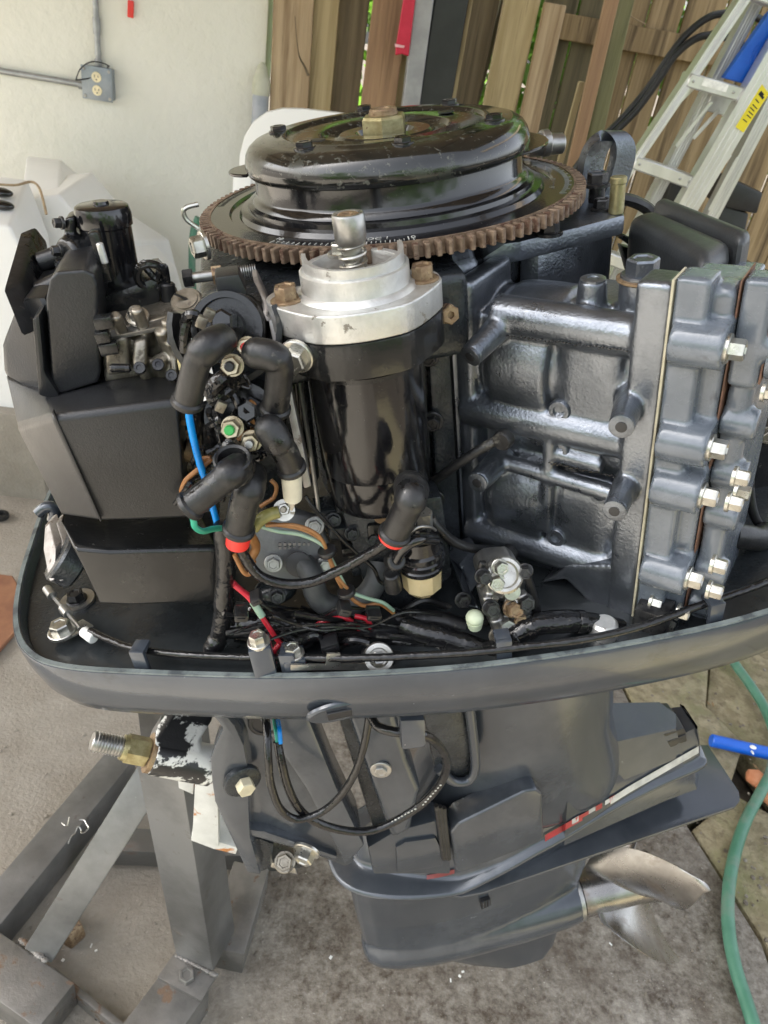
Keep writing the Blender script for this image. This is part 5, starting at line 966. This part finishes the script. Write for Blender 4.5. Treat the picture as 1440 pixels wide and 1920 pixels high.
b = MB(); b.cyl(PY(108, 1040, -.09), PY(150, 1060, -.09), .02, None, 20, .002); b.build('lever_drum', M_dark, MOTOR)
b = MB(); b.box((-.2, -.1, -.285), (.2, .02, .03), Matrix.Rotation(R(6), 3, 'Y'), .006, 3); b.box((-.19, -.13, -.29), (.16, .03, .02), Matrix.Rotation(R(-4), 3, 'Y'), .006, 3); b.box((-.205, -.148, -.291), (.15, .016, .02), Matrix.Rotation(R(3), 3, 'Y'), .006, 3); b.box((-.185, -.162, -.290), (.12, .012, .014), Matrix.Rotation(R(-3), 3, 'Y'), .005, 3); b.lathe((-.262, -.125, -.302), UP, [(.02, 0), (.016, .03), (.012, .032)], 20); cast(b.build('pan_stiffener', M_cowlin, MOTOR), .002, 6)
# spark plug boot at the head
wire([(1425, 700, -.16), (1410, 800, -.16), (1405, 900, -.165), (1412, 960, -.17), (1428, 990, -.17)], .0038, M_rub, 'plug_lead', 10)
P_ = [PY(x, y, Yv) for x, y, Yv in ((1368, 1002, -.19), (1395, 1006, -.188), (1420, 1010, -.184), (1438, 1000, -.178))]; b = MB(); b.tube(P_, .0095, 16, 8); b.build('plug_boot', M_rub, MOTOR); b = MB(); b.cyl(PY(1350, 998, -.195), PY(1370, 1002, -.19), .0065, None, 6); b.cyl(PY(1335, 996, -.199), PY(1352, 999, -.195), .005, None, 12); b.build('plug_hexagon', M_zinc, MOTOR)
b = MB(); b.cyl(PY(1382, 765, -.2), PY(1398, 800, -.19), .0085, None, 16, .001); lb = b.build('plug_insulator', M_white, MOTOR)
b = MB(); b.prism([PY(x, y, -.11) for x, y in ((1400, 700), (1470, 690), (1480, 1000), (1390, 980))], (0, .05, 0), .008); b.build('exhaust_cover', M_bsemi, MOTOR)
for x, y in ((1432, 815), (1425, 930)): bolt(MOTOR, PY(x, y, -.112), FR, .006, .005, M_carb, 1.2)
# ------------------------------------------------ clamp and swivel brackets under the pan
def T2(x, y, k=2.7692, ox=200, oy=1280): return ox + x / k, oy + y / k
cl = [(545, 150), (600, 150), (665, 225), (712, 330), (738, 470), (738, 640), (745, 800), (800, 1000), (728, 988), (590, 690), (560, 620), (545, 520), (536, 400), (560, 330), (603, 240), (560, 185)]
b = MB(); b.prism([PY(*T2(x, y), -.105) for x, y in cl], (.006, .028, 0), .003, 2); clamp = b.build('clamp_bracket', M_leg, MOTOR)
p = PY(455, 1465, -.108); b = MB(); b.lathe(p, (.3, -.95, 0), [(.018, -.004), (.018, .0015), (.0165, .0025)], 24); b.build('pivot_washer', M_dark, clamp)
b = MB(); b.cyl(p + V((.001, -.002, 0)), p + V((.004, -.012, 0)), .0088, None, 6, .0008); b.build('pivot_bolt', mat('cream_paint_bolt', (.55, .5, .36), None, .45, .2), clamp)
a, c = PY(284, 1412, -.085), PY(400, 1436, -.085); d = (c - a).normalized(); b = MB(); b.cyl(a, c, .0195, None, 28, .002); tt = b.build('tilt_tube', M_chip, MOTOR)
b = MB(); b.lathe(a - d * .003, d, [(.0185, 0), (.0185, .004)], 24); b.build('tube_washer', M_bronze, tt)
b = MB(); q_ = V((0, 0, 1)).rotation_difference(d); b.rings([[a - d * t + q_ @ V((.0135 * math.cos(k * math.pi / 3), .0135 * math.sin(k * math.pi / 3), 0)) for k in range(6)] for t in (.024, .004)]); b.lathe(a - d * .028, d, [(.0115, 0), (.0125, .005)], 20); b.build('tube_nut', M_gold, tt, 30)
b = MB(); b.cyl(a - d * .056, a, .0088, None, 18, .001); th = b.build('tube_stud', M_steel, tt)
for k in range(9): b = MB(); q = a - d * (.03 + k * .0028); b.lathe(q, d, [(.0086, 0), (.0098, .0007), (.0086, .0014)], 18); b.build('thread', M_steel, th)
b = MB(); b.prism([PY(x, y, Yv) for x, y, Yv in ((288, 1400, -.095), (335, 1330, -.06), (345, 1320, -.05), (400, 1320, -.05), (398, 1352, -.06), (372, 1395, -.085), (380, 1415, -.095))], (0, .022, 0), .006, 2); b.build('tilt_arm', M_chip, MOTOR)
sw = [(300, 60), (700, 60), (1060, 560), (1290, 930), (1240, 960), (820, 790), (735, 780), (738, 560), (700, 340), (640, 200)]
b = MB(); b.prism([PY(*T2(x, y), Yv) for (x, y), Yv in zip(sw, (-.08, -.085, -.09, -.095, -.095, -.09, -.09, -.09, -.085, -.08))], (0, .06, 0), .004, 2)
b.prism([PY(*T2(x, y), Yv) for x, y, Yv in ((700, 60, -.088), (1000, 60, -.088), (1200, 560, -.1), (1340, 850, -.105), (1240, 955, -.105), (1040, 560, -.096))], (0, .06, 0), .004, 2)
b.prism([PY(*T2(x, y), -.1) for x, y in ((745, 765), (820, 775), (1200, 905), (1190, 930), (800, 812), (745, 800))], (0, .03, 0), .003)
swv = b.build('swivel_bracket', M_leg, MOTOR); swv['kind'] = 'thing'
bolt(swv, PY(*T2(1040, 870), -.106), (-.5, -.85, -.1), .0105, .011, M_zinc, 1.4)
b = MB(); b.prism([PY(*T2(x, y), -.095) for x, y in ((860, 935), (980, 965), (990, 998), (850, 960))], (0, .03, 0), .001); o = b.build('bonding_plate', M_zinc, MOTOR); bolt(o, PY(*T2(925, 930), -.1), (0, -.6, .8), .009, .009, M_carb, 1.3)
b = MB(); b.prism([PY(*T2(x, y), -.085) for x, y in ((790, 810), (870, 840), (860, 960), (800, 990), (770, 900))], (0, .03, 0), .004); b.prism([PY(*T2(x, y), -.085) for x, y in ((990, 880), (1020, 890), (1020, 960), (985, 970))], (0, .01, 0), .002); b.build('anode', M_dark, MOTOR)
p = PY(497, 1354, -.089); b = MB(); b.lathe(p, (0, -1, .1), [(.016, -.001), (.016, .001), (.0145, .0016), (.0125, .0016), (.012, .0005)], 24); b.build('cable_hole', M_blk, swv)
b = MB(); b.prism([PY(x, y, Yv) for x, y, Yv in ((632, 1340, -.06), (690, 1340, -.06), (760, 1560, -.07), (800, 1600, -.07), (720, 1620, -.07))], (0, .05, 0), .006); b.build('steering_column', M_dark, MOTOR)
b = MB(); b.prism([PY(x, y, Yv) for x, y, Yv in ((648, 1330, -.09), (740, 1330, -.09), (765, 1420, -.092), (790, 1480, -.092), (770, 1560, -.098), (735, 1575, -.098), (700, 1480, -.092))], (0, .05, 0), .008, 3); sa_ = b.build('steering_arm', M_leg, MOTOR)
bolt(sa_, PY(714, 1443, -.094), (-.2, -.95, .1), .0068, .003, M_steel, 1.6)
# cable loop
wire([(495, 1335, -.1), (500, 1360, -.13), (503, 1420, -.15), (508, 1470, -.155), (525, 1515, -.157), (552, 1535, -.158), (580, 1532, -.158), (610, 1518, -.158), (640, 1490, -.158), (665, 1450, -.157), (682, 1400, -.156), (692, 1345, -.15), (696, 1310, -.14)], .0052, M_vinyl, 'trim_cable', 12)
wire([(520, 1390, -.137), (528, 1430, -.146), (540, 1475, -.15), (560, 1515, -.151), (590, 1540, -.152), (640, 1556, -.152), (690, 1558, -.152), (740, 1540, -.152), (790, 1508, -.153), (825, 1470, -.157), (838, 1435, -.164), (830, 1408, -.175), (808, 1385, -.185), (780, 1375, -.188), (740, 1372, -.185), (708, 1362, -.175), (694, 1340, -.16)], .0058, M_vinyl, 'trim_cable', 12)
wire([(514, 1345, -.105), (517, 1368, -.13), (521, 1394, -.138)], .0032, M_green, 'green_lead'); wire([(520, 1345, -.11), (524, 1368, -.133), (526, 1394, -.14)], .0032, M_blue, 'blue_lead')
b = MB(); q = [PY(x, y, -.203) for x, y in ((751, 1352), (797, 1350), (799, 1402), (754, 1407))]; b.prism(q, (0, .016, 0), .002); b.build('cable_clip', M_cowl, MOTOR)
for x, y, s_, r_ in ((760, 1527, 'SAFE TO +80 C', -28), (812, 1488, 'MOTOR CABLE', -48)):
    b = MB(); n = 8
    for i in range(n):
        t = i / n; xx, yy = x + 56 * (t - .5) * math.cos(R(r_)), y + 56 * (t - .5) * math.sin(R(r_)); b.box(PY(xx, yy, -.1595 if x < 800 else -.162), (.0011 + .0006 * (i % 2), .0004, .0017), Matrix.Rotation(R(-r_), 3, 'Y'))
    o = b.build('cable_print', M_marks, MOTOR); o['kind'] = 'stuff'
# ------------------------------------------------ driveshaft housing
def supell(xc, a, bb, z, n=64, e=2.6, tail=0):
    out = []
    for k in range(n):
        t = 2 * math.pi * k / n; c, s_ = math.cos(t), math.sin(t); out.append(V((xc + a * math.copysign(abs(c) ** (2 / e), c), bb * math.copysign(abs(s_) ** (2 / e), s_), z)))
    return out
b = MB(); b.rings([supell(.1, .115, .092, -.27), supell(.1, .11, .088, -.36), supell(.1, .106, .082, -.48), supell(.105, .105, .076, -.6), supell(.1, .128, .072, -.68), supell(.09, .15, .068, -.74), supell(.08, .165, .05, -.79)])
leg = b.build('driveshaft_housing', M_leg, MOTOR, 60)
# recessed window with a rounded rim
rim_ = [(790, 1320), (868, 1320), (886, 1400), (890, 1440), (880, 1462), (862, 1470), (845, 1466), (815, 1440)]
b = MB(); b.tube([PY(x, y, -.088) for x, y in ((880, 1325), (888, 1390), (891, 1435), (884, 1458), (866, 1466), (845, 1462), (822, 1440))], .0055, 10); b.build('window_rim', M_leg, MOTOR)
b = MB(); b.prism([PY(x, y, -.0835) for x, y in rim_], (0, .012, 0), .003); b.build('window_recess', M_dark, MOTOR)
# aft fairing
fw_ = lambda x: .036 if x > .26 else .05
b = MB()
def fair(z, x1, hw, x0=.14):
    side = [(x0 + (x1 - .06 - x0) * k / 8, .07 + (hw + .006 - .07) * k / 8) for k in range(9)]
    return [V((x, -y, z)) for x, y in side] + [V((x1 - .012, -hw, z)), V((x1, -hw * .5, z)), V((x1, hw * .5, z)), V((x1 - .012, hw, z))] + [V((x, y, z)) for x, y in side[::-1]]
b.rings([fair(-.70, .30, .022), fair(-.71, .308, .027), fair(-.722, .316, .030), fair(-.735, .324, .032), fair(-.75, .332, .034), fair(-.765, .340, .0355), fair(-.79, .35, .036)])
b.rings([[V((x, y * k, z)) for x, y, z in ((.19, -.034, -.655), (.3, -.022, -.672), (.312, 0, -.674), (.3, .022, -.672), (.19, .034, -.655))] for k in (1,)] + [[V((.19, -.05, -.72)), V((.312, -.03, -.72)), V((.324, 0, -.722)), V((.312, .03, -.72)), V((.19, .05, -.72))]])
b.build('aft_fairing', M_leg, MOTOR, 50)
b = MB(); b.prism([V((.282, -.0255, -.6735)), V((.311, -.0215, -.676)), V((.3135, .0, -.678)), V((.311, .0215, -.676)), V((.282, .0255, -.6735))], (.006, 0, -.012), .001); b.prism([V((.288, -.0275, -.687)), V((.315, -.023, -.687)), V((.3175, -.024, -.7)), V((.293, -.029, -.698))], (0, .01, 0), .001); b.build('fairing_cap', M_plast, MOTOR)
# outline of the lower casing in plan, and the splash rail round it
low = [(-.158, 0), (-.15, -.03), (-.13, -.052), (-.09, -.07), (-.03, -.08), (.04, -.081), (.12, -.074), (.2, -.06), (.28, -.045), (.34, -.036), (.35, -.02), (.352, 0)]
lowf = closed(low + [(x, -y) for x, y in low[-2:0:-1]], 4); NL = len(lowf)
def rz(x):
    K = ((-.2, -.818), (-.1, -.818), (0, -.826), (.1, -.786), (.21, -.757), (.345, -.744), (.4, -.744))
    for (x0, z0), (x1, z1) in zip(K, K[1:]):
        if x <= x1:
            t = (x - x0) / (x1 - x0); return z0 + (z1 - z0) * t
    return -.744
def lring(k, dz, off=0):
    out = []
    for i, p in enumerate(lowf):
        t = (lowf[(i + 1) % NL] - lowf[i - 1]).normalized(); n_ = V((t.y, -t.x, 0))
        if n_.dot(p - V((.09, 0, 0))) < 0: n_ = -n_
        out.append(p * k + V((.09 * (1 - k), 0, 0)) + n_ * off + V((0, 0, rz(p.x) + dz)))
    return out
ins_ = lambda x: -(.012 + .024 * min(1, max(0, (.06 - x) / .16)))
def hring(dz, k, add=0):
    out = []
    for i, p in enumerate(lowf):
        t = (lowf[(i + 1) % NL] - lowf[i - 1]).normalized(); n_ = V((t.y, -t.x, 0))
        if n_.dot(p - V((.09, 0, 0))) < 0: n_ = -n_
        out.append(p + n_ * (ins_(p.x) * k + add) + V((0, 0, rz(p.x) + dz)))
    return out
b = MB(); b.rings([hring(.06, 1, -.008), hring(.036, 1, -.002), hring(.016, 1, .001), hring(.011, .94, .001), hring(.0085, .8), hring(.007, .6), hring(.0045, .12), hring(.0028, 0), hring(-.0008, 0, .0006), hring(-.003, .06), hring(-.005, .5), hring(-.008, .9, -.002), hring(-.05, 1.1, -.006)])
b.build('splash_rail', M_leg, MOTOR, 60)
# rubber mount covers
q = [(845, 1562), (860, 1545), (985, 1483), (1005, 1480), (1018, 1490), (1020, 1572), (1012, 1580), (868, 1636), (855, 1634)]
b = MB(); b.prism([PY(x, y, -.092) for x, y in q], (0, .03, 0), .004, 3); b.build('mount_cover', M_leg, MOTOR)
q = [(742, 1590), (760, 1580), (818, 1572), (832, 1600), (832, 1625), (745, 1640)]; b = MB(); b.prism([PY(x, y, -.09) for x, y in q], (0, .04, 0), .004, 2); b.build('mount_cover', M_leg, MOTOR)
b = MB(); b.prism([PY(x, y, -.085) for x, y in ((690, 1590), (740, 1560), (815, 1540), (845, 1550), (845, 1640), (700, 1640))], (0, .03, 0), .004); b.build('mount_housing', M_leg, MOTOR)
for k in range(3): b = MB(); a, c = PY(818 + k * 7, 1510 + k * 2, -.0865), PY(832 + k * 5, 1610, -.0905); b.tube([a, (a + c) / 2, c], .0028, 8); b.build('mount_gaiter', M_rub, MOTOR)
# anti-ventilation plate
pl = [(-.06, .0), (-.05, -.05), (-.02, -.075), (.0, -.083), (.03, -.084), (.39, -.05), (.402, -.043), (.408, -.03), (.408, .05)]
b = MB(); b.prism([V((x, y, -.828)) for x, y in pl + [(.39, .056), (.0, .085), (-.04, .05)]], (0, 0, -.006), .002, 2); b.build('cavitation_plate', M_leg, MOTOR)
# strut, torpedo, skeg
def foil(x0, x1, th, z): 
    out = []
    for k in range(24):
        t = 2 * math.pi * k / 24; c = .5 - .5 * math.cos(t); s_ = math.sin(t); out.append(V((x0 + (x1 - x0) * c, th * s_ * (1.25 - .55 * c), z)))
    return out
b = MB(); b.rings([foil(-.14, .22, .05, -.824), foil(-.139, .215, .042, -.9), foil(-.138, .21, .037, -.97), foil(-.1365, .2, .04, -1.02), foil(-.135, .19, .045, -1.06)])
b.lathe((0, 0, -1.055), (1, 0, 0), [(.010, -.139), (.024, -.134), (.035, -.118), (.0425, -.09), (.048, -.04), (.049, .02), (.0475, .1), (.043, .17), (.0385, .196), (.037, .198)], 48)
cast(b.build('gearcase', M_leg, MOTOR, 60), .0032, 7)
b = MB(); b.lathe((0, 0, -1.055), (1, 0, 0), [(.0384, .188), (.0388, .189), (.0384, .1995), (.034, .2)], 48, False); b.build('hub_ring', M_steel, MOTOR)
b = MB(); b.rings([foil(-.09, .185, .012, -1.06), foil(-.05, .175, .009, -1.13), foil(.03, .165, .006, -1.2), foil(.08, .15, .004, -1.235)]); b.build('skeg', M_leg, MOTOR, 60)
b = MB()
for k in range(4): b.box(PY(880 + k * 9, 1688 - k * 3, -.0), (.004, .05, .02), None, .001)
b.build('inlet_slot', M_blk, MOTOR)
p0 = PY(910, 1692, -.042); b = MB(); b.box(p0, (.014, .006, .018), Matrix.Rotation(R(10), 3, 'Z'), .001); ig = b.build('inlet_grille', M_blk, MOTOR)
for k in range(3): b = MB(); b.box(p0 + V((-.004 + .004 * k, -.0035, 0)), (.0012, .002, .018), Matrix.Rotation(R(10), 3, 'Z')); b.build('grille_bar', M_leg, ig)
# ------------------------------------------------ decal line laid on the casing's own surface
from mathutils.bvhtree import BVHTree
trees = []
for nm in ('driveshaft_housing', 'aft_fairing', 'splash_rail', 'mount_cover', 'gearcase'):
    me = bpy.data.objects[nm].data; trees.append(BVHTree.FromPolygons([v.co.copy() for v in me.vertices], [list(p.vertices) for p in me.polygons]))
def onsurf(x, y):
    d = (ML @ camray(x, y)).normalized(); best = None
    for t in trees:
        h = t.ray_cast(CAML, d)
        if h[0] is not None and (best is None or h[3] < best[1]): best = (h[0] - d * .0035, h[3])
    return best[0] if best else None
def decal(top, wd, m, nm, n=24, t0=0., t1=1.):
    pts = spline([V((x, y, 0)) for x, y in top], 10); L = []
    for k in range(n + 1):
        t = t0 + (t1 - t0) * k / n; q = pts[min(len(pts) - 1, int(t * (len(pts) - 1)))]; w_ = wd(t) if callable(wd) else wd
        a, c = onsurf(q.x, q.y), onsurf(q.x, q.y + w_)
        if a is not None and c is not None: L.append((a, c))
    b = MB()
    for (a, c), (a2, c2) in zip(L, L[1:]):
        if (a - a2).length < .09: b.quad([a, a2, c2, c])
    return b.build(nm, m, MOTOR)
line = [(1310, 1399), (1268, 1423), (1225, 1448), (1180, 1474), (1140, 1499), (1080, 1533), (1022, 1566)]
decal(line, lambda t: 13 - 1 * t, M_stripew, 'white_decal', 60, 0, .66); decal(line, 12, M_striper, 'red_decal', 30, .8, 1.)
for k in range(7): decal([(x + random.uniform(-2, 2), y) for x, y in line], random.uniform(5, 11), M_striper if k % 2 else M_stripew, 'worn_decal', 6, .58 + .04 * k, .61 + .042 * k)
decal([(800, 1641), (825, 1637), (852, 1630)], 8, mat('faded_red_decal', (.16, .03, .03), None, .4), 'faded_decal', 12)
# ------------------------------------------------ propeller
HZ = -1.055
b = MB(); b.lathe((0, 0, HZ), (1, 0, 0), [(.03, .201), (.0345, .202), (.0355, .208), (.0345, .25), (.034, .29), (.036, .312), (.0385, .322), (.036, .322), (.031, .29)], 40); prop = b.build('propeller', M_ss, MOTOR, 50)
def blade(a0):
    b = MB(); NR_, NC = 14, 12; up, dn = [], []
    for i in range(NR_ + 1):
        s_ = i / NR_; r_ = .031 + (.148 - .031) * s_; pitch = math.atan2(.36, 2 * math.pi * max(r_, .045))
        ch = .09 * (1 + .62 * math.sin(math.pi * min(1, s_ * 1.05)) ** .8) * (1 - s_ ** 2.6 * .86); skew = .22 * s_ * s_
        ru, rd = [], []
        for j in range(NC + 1):
            t = j / NC - .5; l = t * ch; da = l * math.cos(pitch) / r_ + skew; dx = l * math.sin(pitch) + .06 * s_ + .03 * s_ ** 2
            a_ = a0 + da; th_ = .0055 * (1 - s_ * .8) * math.cos(math.pi * t) + .0006
            p = V((.255 + dx, r_ * math.cos(a_), HZ + r_ * math.sin(a_))); ru.append(p + V((th_, 0, 0))); rd.append(p - V((th_, 0, 0)))
        up.append(ru + rd[::-1])
    b.rings(up); return b.build('blade', M_ss, prop, 60)
for a0 in (115, 228, 352): blade(R(a0))

# ================================================================== STAND
es = root('engine_stand', 'rusty welded steel engine stand on casters holding the outboard', 'stand', (-.15, .7, 0))
def beam(a, c, wd, ht, m=M_stand, nm='beam', up=V((0, 0, 1)), par=None, bev=.003):
    a, c = V(a), V(c); ax = (c - a).normalized(); sx = ax.cross(up).normalized() * wd / 2; uz = sx.cross(ax).normalized() * ht / 2
    b = MB(); b.prism([a - sx - uz, a + sx - uz, a + sx + uz, a - sx + uz], c - a, bev, 2); return b.build(nm, m, par or es)
ZB = .085
# upright post
f0 = W(386, 1768, Z=.092); t0 = W(338, 1480, Z=.50); ax = (t0 - f0).normalized(); t1_ = t0 + ax * .12
pv = V((-.4, -1, 0)); pu = (pv - ax * ax.dot(pv)).normalized()
post = beam(f0, t1_, .074, .074, M_stand, 'upright_post', pu)
fp_ = [W(x, y, Z=.088) for x, y in ((295, 1832), (330, 1782), (408, 1826), (378, 1876))]
b = MB(); b.prism(fp_, (0, 0, -.008), .001); ftp = b.build('foot_plate', M_standr, es)
bolt(ftp, W(350, 1832, Z=.089), UP, .014, .011, M_standr, 0)
for k in range(16):
    t = k / 15; p = W(332 + (404 - 332) * t, 1792 + (1828 - 1792) * t, Z=.09); b = MB(); b.ball(p, .004 * random.uniform(.7, 1.3), (1.3, 1, .8), 8); b.build('weld_bead', M_standr, ftp)
# base rails
beam(W(355, 1850, Z=.04) , W(190, 2080, Z=.04), .085, .08, M_standr, 'base_rail')
beam(W(232, 1432, Z=.045), W(-60, 1790, Z=.045), .062, .08, M_stand, 'base_rail')
beam(W(-40, 1800, Z=.05), W(110, 1905, Z=.05), .078, .075, M_standr, 'cross_rail'); beam(W(95, 1825, Z=.02), W(230, 1935, Z=.02), .012, .04, M_standr, 'angle_strip')
beam(W(180, 1585, Z=.05), W(540, 1600, Z=.05), .05, .05, M_stand, 'cross_rail')
beam(W(470, 1640, Z=.05), W(420, 1800, Z=.05), .07, .07, M_standr, 'base_rail')
# slanting flat brace
a = W(72, 1790, Z=.09); c = W(292, 1440, Z=.42)
vv = (CAMP - (a + c) / 2).normalized(); beam(a, c, .052, .008, M_stand, 'flat_brace', vv); bt_ = a + (c - a) * .02
for k in range(12):
    p = W(30 + 44 * k / 11 + 10, 1762 + 38 * k / 11, Z=.096); b = MB(); b.ball(p, .0045 * random.uniform(.7, 1.4), (1.3, 1, .7), 8); b.build('weld_bead', M_standr, es)
b = MB(); p = W(120, 1735, Z=.03); b.lathe(p + V((0, -.02, .0)), (.6, .8, 0), [(.02, 0), (.03, .004), (.03, .03), (.02, .034)], 24); b.build('caster_wheel', M_bronze, es)
b = MB(); b.prism([W(x, y, Z=.64) for x, y in ((258, 1335), (330, 1335), (335, 1460), (268, 1420))], V((.0, .03, -.05)), .002); b.build('back_plate', M_stand, es)
# transom plates under the clamp
wp = [(362, 1470), (402, 1470), (408, 1592), (362, 1575)]
b = MB(); b.prism([W(x, y, Y=.565) for x, y in ((366, 1460), (408, 1460), (410, 1588), (360, 1572), (362, 1545))], (0, .012, 0), .001); b.build('transom_plate', M_whrust, es)
b = MB(); b.prism([W(x, y, Y=.57) for x, y in ((360, 1560), (408, 1578), (446, 1590), (442, 1602), (400, 1592), (358, 1576))], (0, .05, 0), .001); b.build('transom_ledge', M_whrust, es)
b = MB(); b.prism([W(x, y, Y=.6) for x, y in ((330, 1430), (365, 1430), (362, 1490), (335, 1478))], (0, .02, 0), .001); b.build('transom_plate', M_whrust, es)
a, c = W(270, 1395, Z=.66), W(320, 1400, Z=.66); b = MB(); b.prism([W(x, y, Y=.62) for x, y in ((278, 1392), (296, 1364), (318, 1376), (305, 1400), (290, 1410))], (0, .02, 0), .002); b.build('hook_plate', M_stand, es)
# swarf on the stand and floor
for L, lab, m in (([(128, 1582, .095), (134, 1568, .1), (141, 1562, .1), (146, 1550, .105), (152, 1556, .1), (152, 1562, .1), (160, 1560, .1), (166, 1552, .1), (162, 1545, .1), (158, 1538, .1), (149, 1537, .1)], 'bright curled metal shaving on the grey base rail', M_zinc), ([(116, 1543, .095), (122, 1548, .1), (127, 1545, .1), (130, 1532, .1), (127, 1548, .1)], 'small bright shaving hooked on the base rail edge', M_zinc), ([(150, 1884, .003), (152, 1872, .004), (163, 1873, .004), (168, 1884, .004), (164, 1895, .004), (176, 1902, .004), (180, 1912, .004), (190, 1910, .004)], 'dark curled shaving lying on the concrete', M_darkbolt)):
    b = MB(); b.tube([W(x, y, Z=z) for x, y, z in L], .0011, 6); o = b.build('metal_shaving', m); o['label'] = lab; o['category'] = 'metal shaving'; o['group'] = 'curled metal shavings'
# ------------------------------------------------ packed dark leads, connectors and castings that fill the pan and the gaps
rc_ = random.Random(21)
def near(L): return [PY(x, y, Yv) for x, y, Yv in L]
for i in range(26):
    x0 = rc_.uniform(415, 560); x1 = x0 + rc_.uniform(160, 520); y0, y1 = rc_.uniform(1120, 1215), rc_.uniform(1135, 1222); Yv = rc_.uniform(-.205, -.165)
    n = 6; L = []
    for k in range(n):
        t = k / (n - 1); L.append((x0 + (x1 - x0) * t, y0 + (y1 - y0) * t + rc_.uniform(-16, 16), Yv + rc_.uniform(-.008, .008)))
    b = MB(); b.tube(near(L), rc_.choice((.001, .0013, .0018, .0026)), 8, 8); b.build('loom_lead', rc_.choice((M_vinyl, M_vinyl, M_rub, M_bsemi)), MOTOR)
for x, y, w_, h_, a_, m in ((452, 1150, 26, 16, 12, M_bsemi), (618, 1206, 34, 20, -8, M_plast), (645, 1140, 24, 18, 30, M_rub), (775, 1222, 44, 18, 4, M_rub), (868, 1228, 34, 16, -6, M_bsemi), (1010, 1222, 60, 16, -6, M_bsemi), (1075, 1212, 40, 18, -10, M_plast), (1150, 1212, 34, 16, -12, M_rub), (700, 1150, 28, 14, 18, M_bsemi), (480, 1120, 22, 14, -20, M_rub), (905, 1160, 26, 14, 8, M_rub), (1060, 1155, 30, 14, -4, M_bsemi)):
    p = PY(x, y, -.208); s_ = px2m(1, p); b = MB(); b.box(p, (w_ * s_, .012, h_ * s_), Matrix.Rotation(R(a_), 3, 'Y'), .0015)
    o = b.build('connector', m, MOTOR)
    b = MB(); b.box(p + V((0, -.0062, 0)), (w_ * s_ * .6, .001, h_ * s_ * .4), Matrix.Rotation(R(a_), 3, 'Y'), .0003); b.build('latch_tab', m, o)
# castings under the starter and behind the relays
for x, y, w_, h_, Yv, a_, m in ((645, 985, 60, 26, -.16, 8, M_dark), (660, 1020, 46, 20, -.158, 4, M_bsemi), (690, 1050, 70, 20, -.155, -6, M_dark), (610, 960, 40, 40, -.15, 0, M_dark), (700, 985, 30, 40, -.165, 3, M_bsemi), (560, 840, 40, 26, -.13, 6, M_bsemi), (565, 870, 36, 18, -.135, 6, M_bronze), (345, 720, 22, 30, -.14, 0, M_carb), (352, 780, 26, 14, -.145, 12, M_bronze), (350, 900, 30, 50, -.14, 10, M_bsemi), (385, 930, 26, 40, -.15, 0, M_dark), (548, 620, 26, 60, -.12, 8, M_bsemi), (556, 760, 22, 120, -.12, 6, M_bgloss)):
    p = PY(x, y, Yv); s_ = px2m(1, p); b = MB(); b.box(p, (w_ * s_, .02, h_ * s_), Matrix.Rotation(R(a_), 3, 'Y'), .002, 2); b.build('casting_lug', m, MOTOR)
for x, y, Yv, r_, m in ((660, 1000, -.172, .004, M_darkbolt), (625, 975, -.165, .0042, M_darkbolt), (700, 1010, -.172, .004, M_darkbolt), (520, 1118, -.18, .0045, M_darkbolt), (1190, 1100, -.2, .004, M_darkbolt), (868, 1125, -.2, .0045, M_darkbolt)): bolt(MOTOR, PY(x, y, Yv), (0, -.9, .4), r_, .005, m, 1.3)
# greasy little leads between the relays
for i in range(16):
    x0, y0 = rc_.uniform(350, 480), rc_.uniform(690, 900); L = [(x0 + rc_.uniform(-26, 26) * k / 2, y0 + k * rc_.uniform(8, 20), -.178 - rc_.uniform(0, .012)) for k in range(5)]
    b = MB(); b.tube(near(L), rc_.choice((.0011, .0016, .0024)), 8, 6); b.build('relay_lead', rc_.choice((M_vinyl, M_vinyl, M_bgloss, M_brown)), MOTOR)
# wrapped tape edges on the looms
for x, y, Yv, dx, dy in ((800, 1188, -.210, 26, 6), (830, 1196, -.2145, 26, 8), (860, 1205, -.2185, 24, 8), (955, 1198, -.231, 24, -12), (985, 1180, -.2305, 24, -10), (1080, 1166, -.23, 26, 1)):
    p, q = PY(x, y, Yv), PY(x + dx, y + dy, Yv); d = (q - p).normalized(); b = MB(); b.lathe(p, d, [(.0078, 0), (.0083, .0006), (.0084, .005), (.0079, .0056)], 16); b.build('tape_turn', M_vinyl, MOTOR)
# scratches and a maker's plate edge on the relay bracket
b = MB(); b.tube(near([(543, 560, -.13), (560, 700, -.14), (584, 860, -.15), (598, 960, -.158)]), .0016, 8); b.build('bracket_edge', M_steel, MOTOR)
b = MB(); b.prism(near([(485, 590, -.128), (560, 575, -.125), (575, 600, -.125), (560, 640, -.128), (520, 640, -.13)]), (0, .01, 0), .001); b.build('bracket_tab', M_dark, MOTOR)
# grease line and paint chips on the block's deck joint
b = MB()
for k in range(40):
    t = k / 39; p = BP(945 + 250 * t, 628 + 32 * t + rc_.uniform(-2, 2), .0835); b.ball(p, rc_.uniform(.0004, .0009), (1.6, 1, .7), 6)
for k in range(44):
    t = k / 43; p = BP(1030 + 150 * t, 868 + 30 * t + rc_.uniform(-2, 2), .083); b.ball(p, rc_.uniform(.0004, .0010), (1.6, 1, .7), 6)
o = b.build('paint_runs', M_bgloss, MOTOR); o['kind'] = 'stuff'
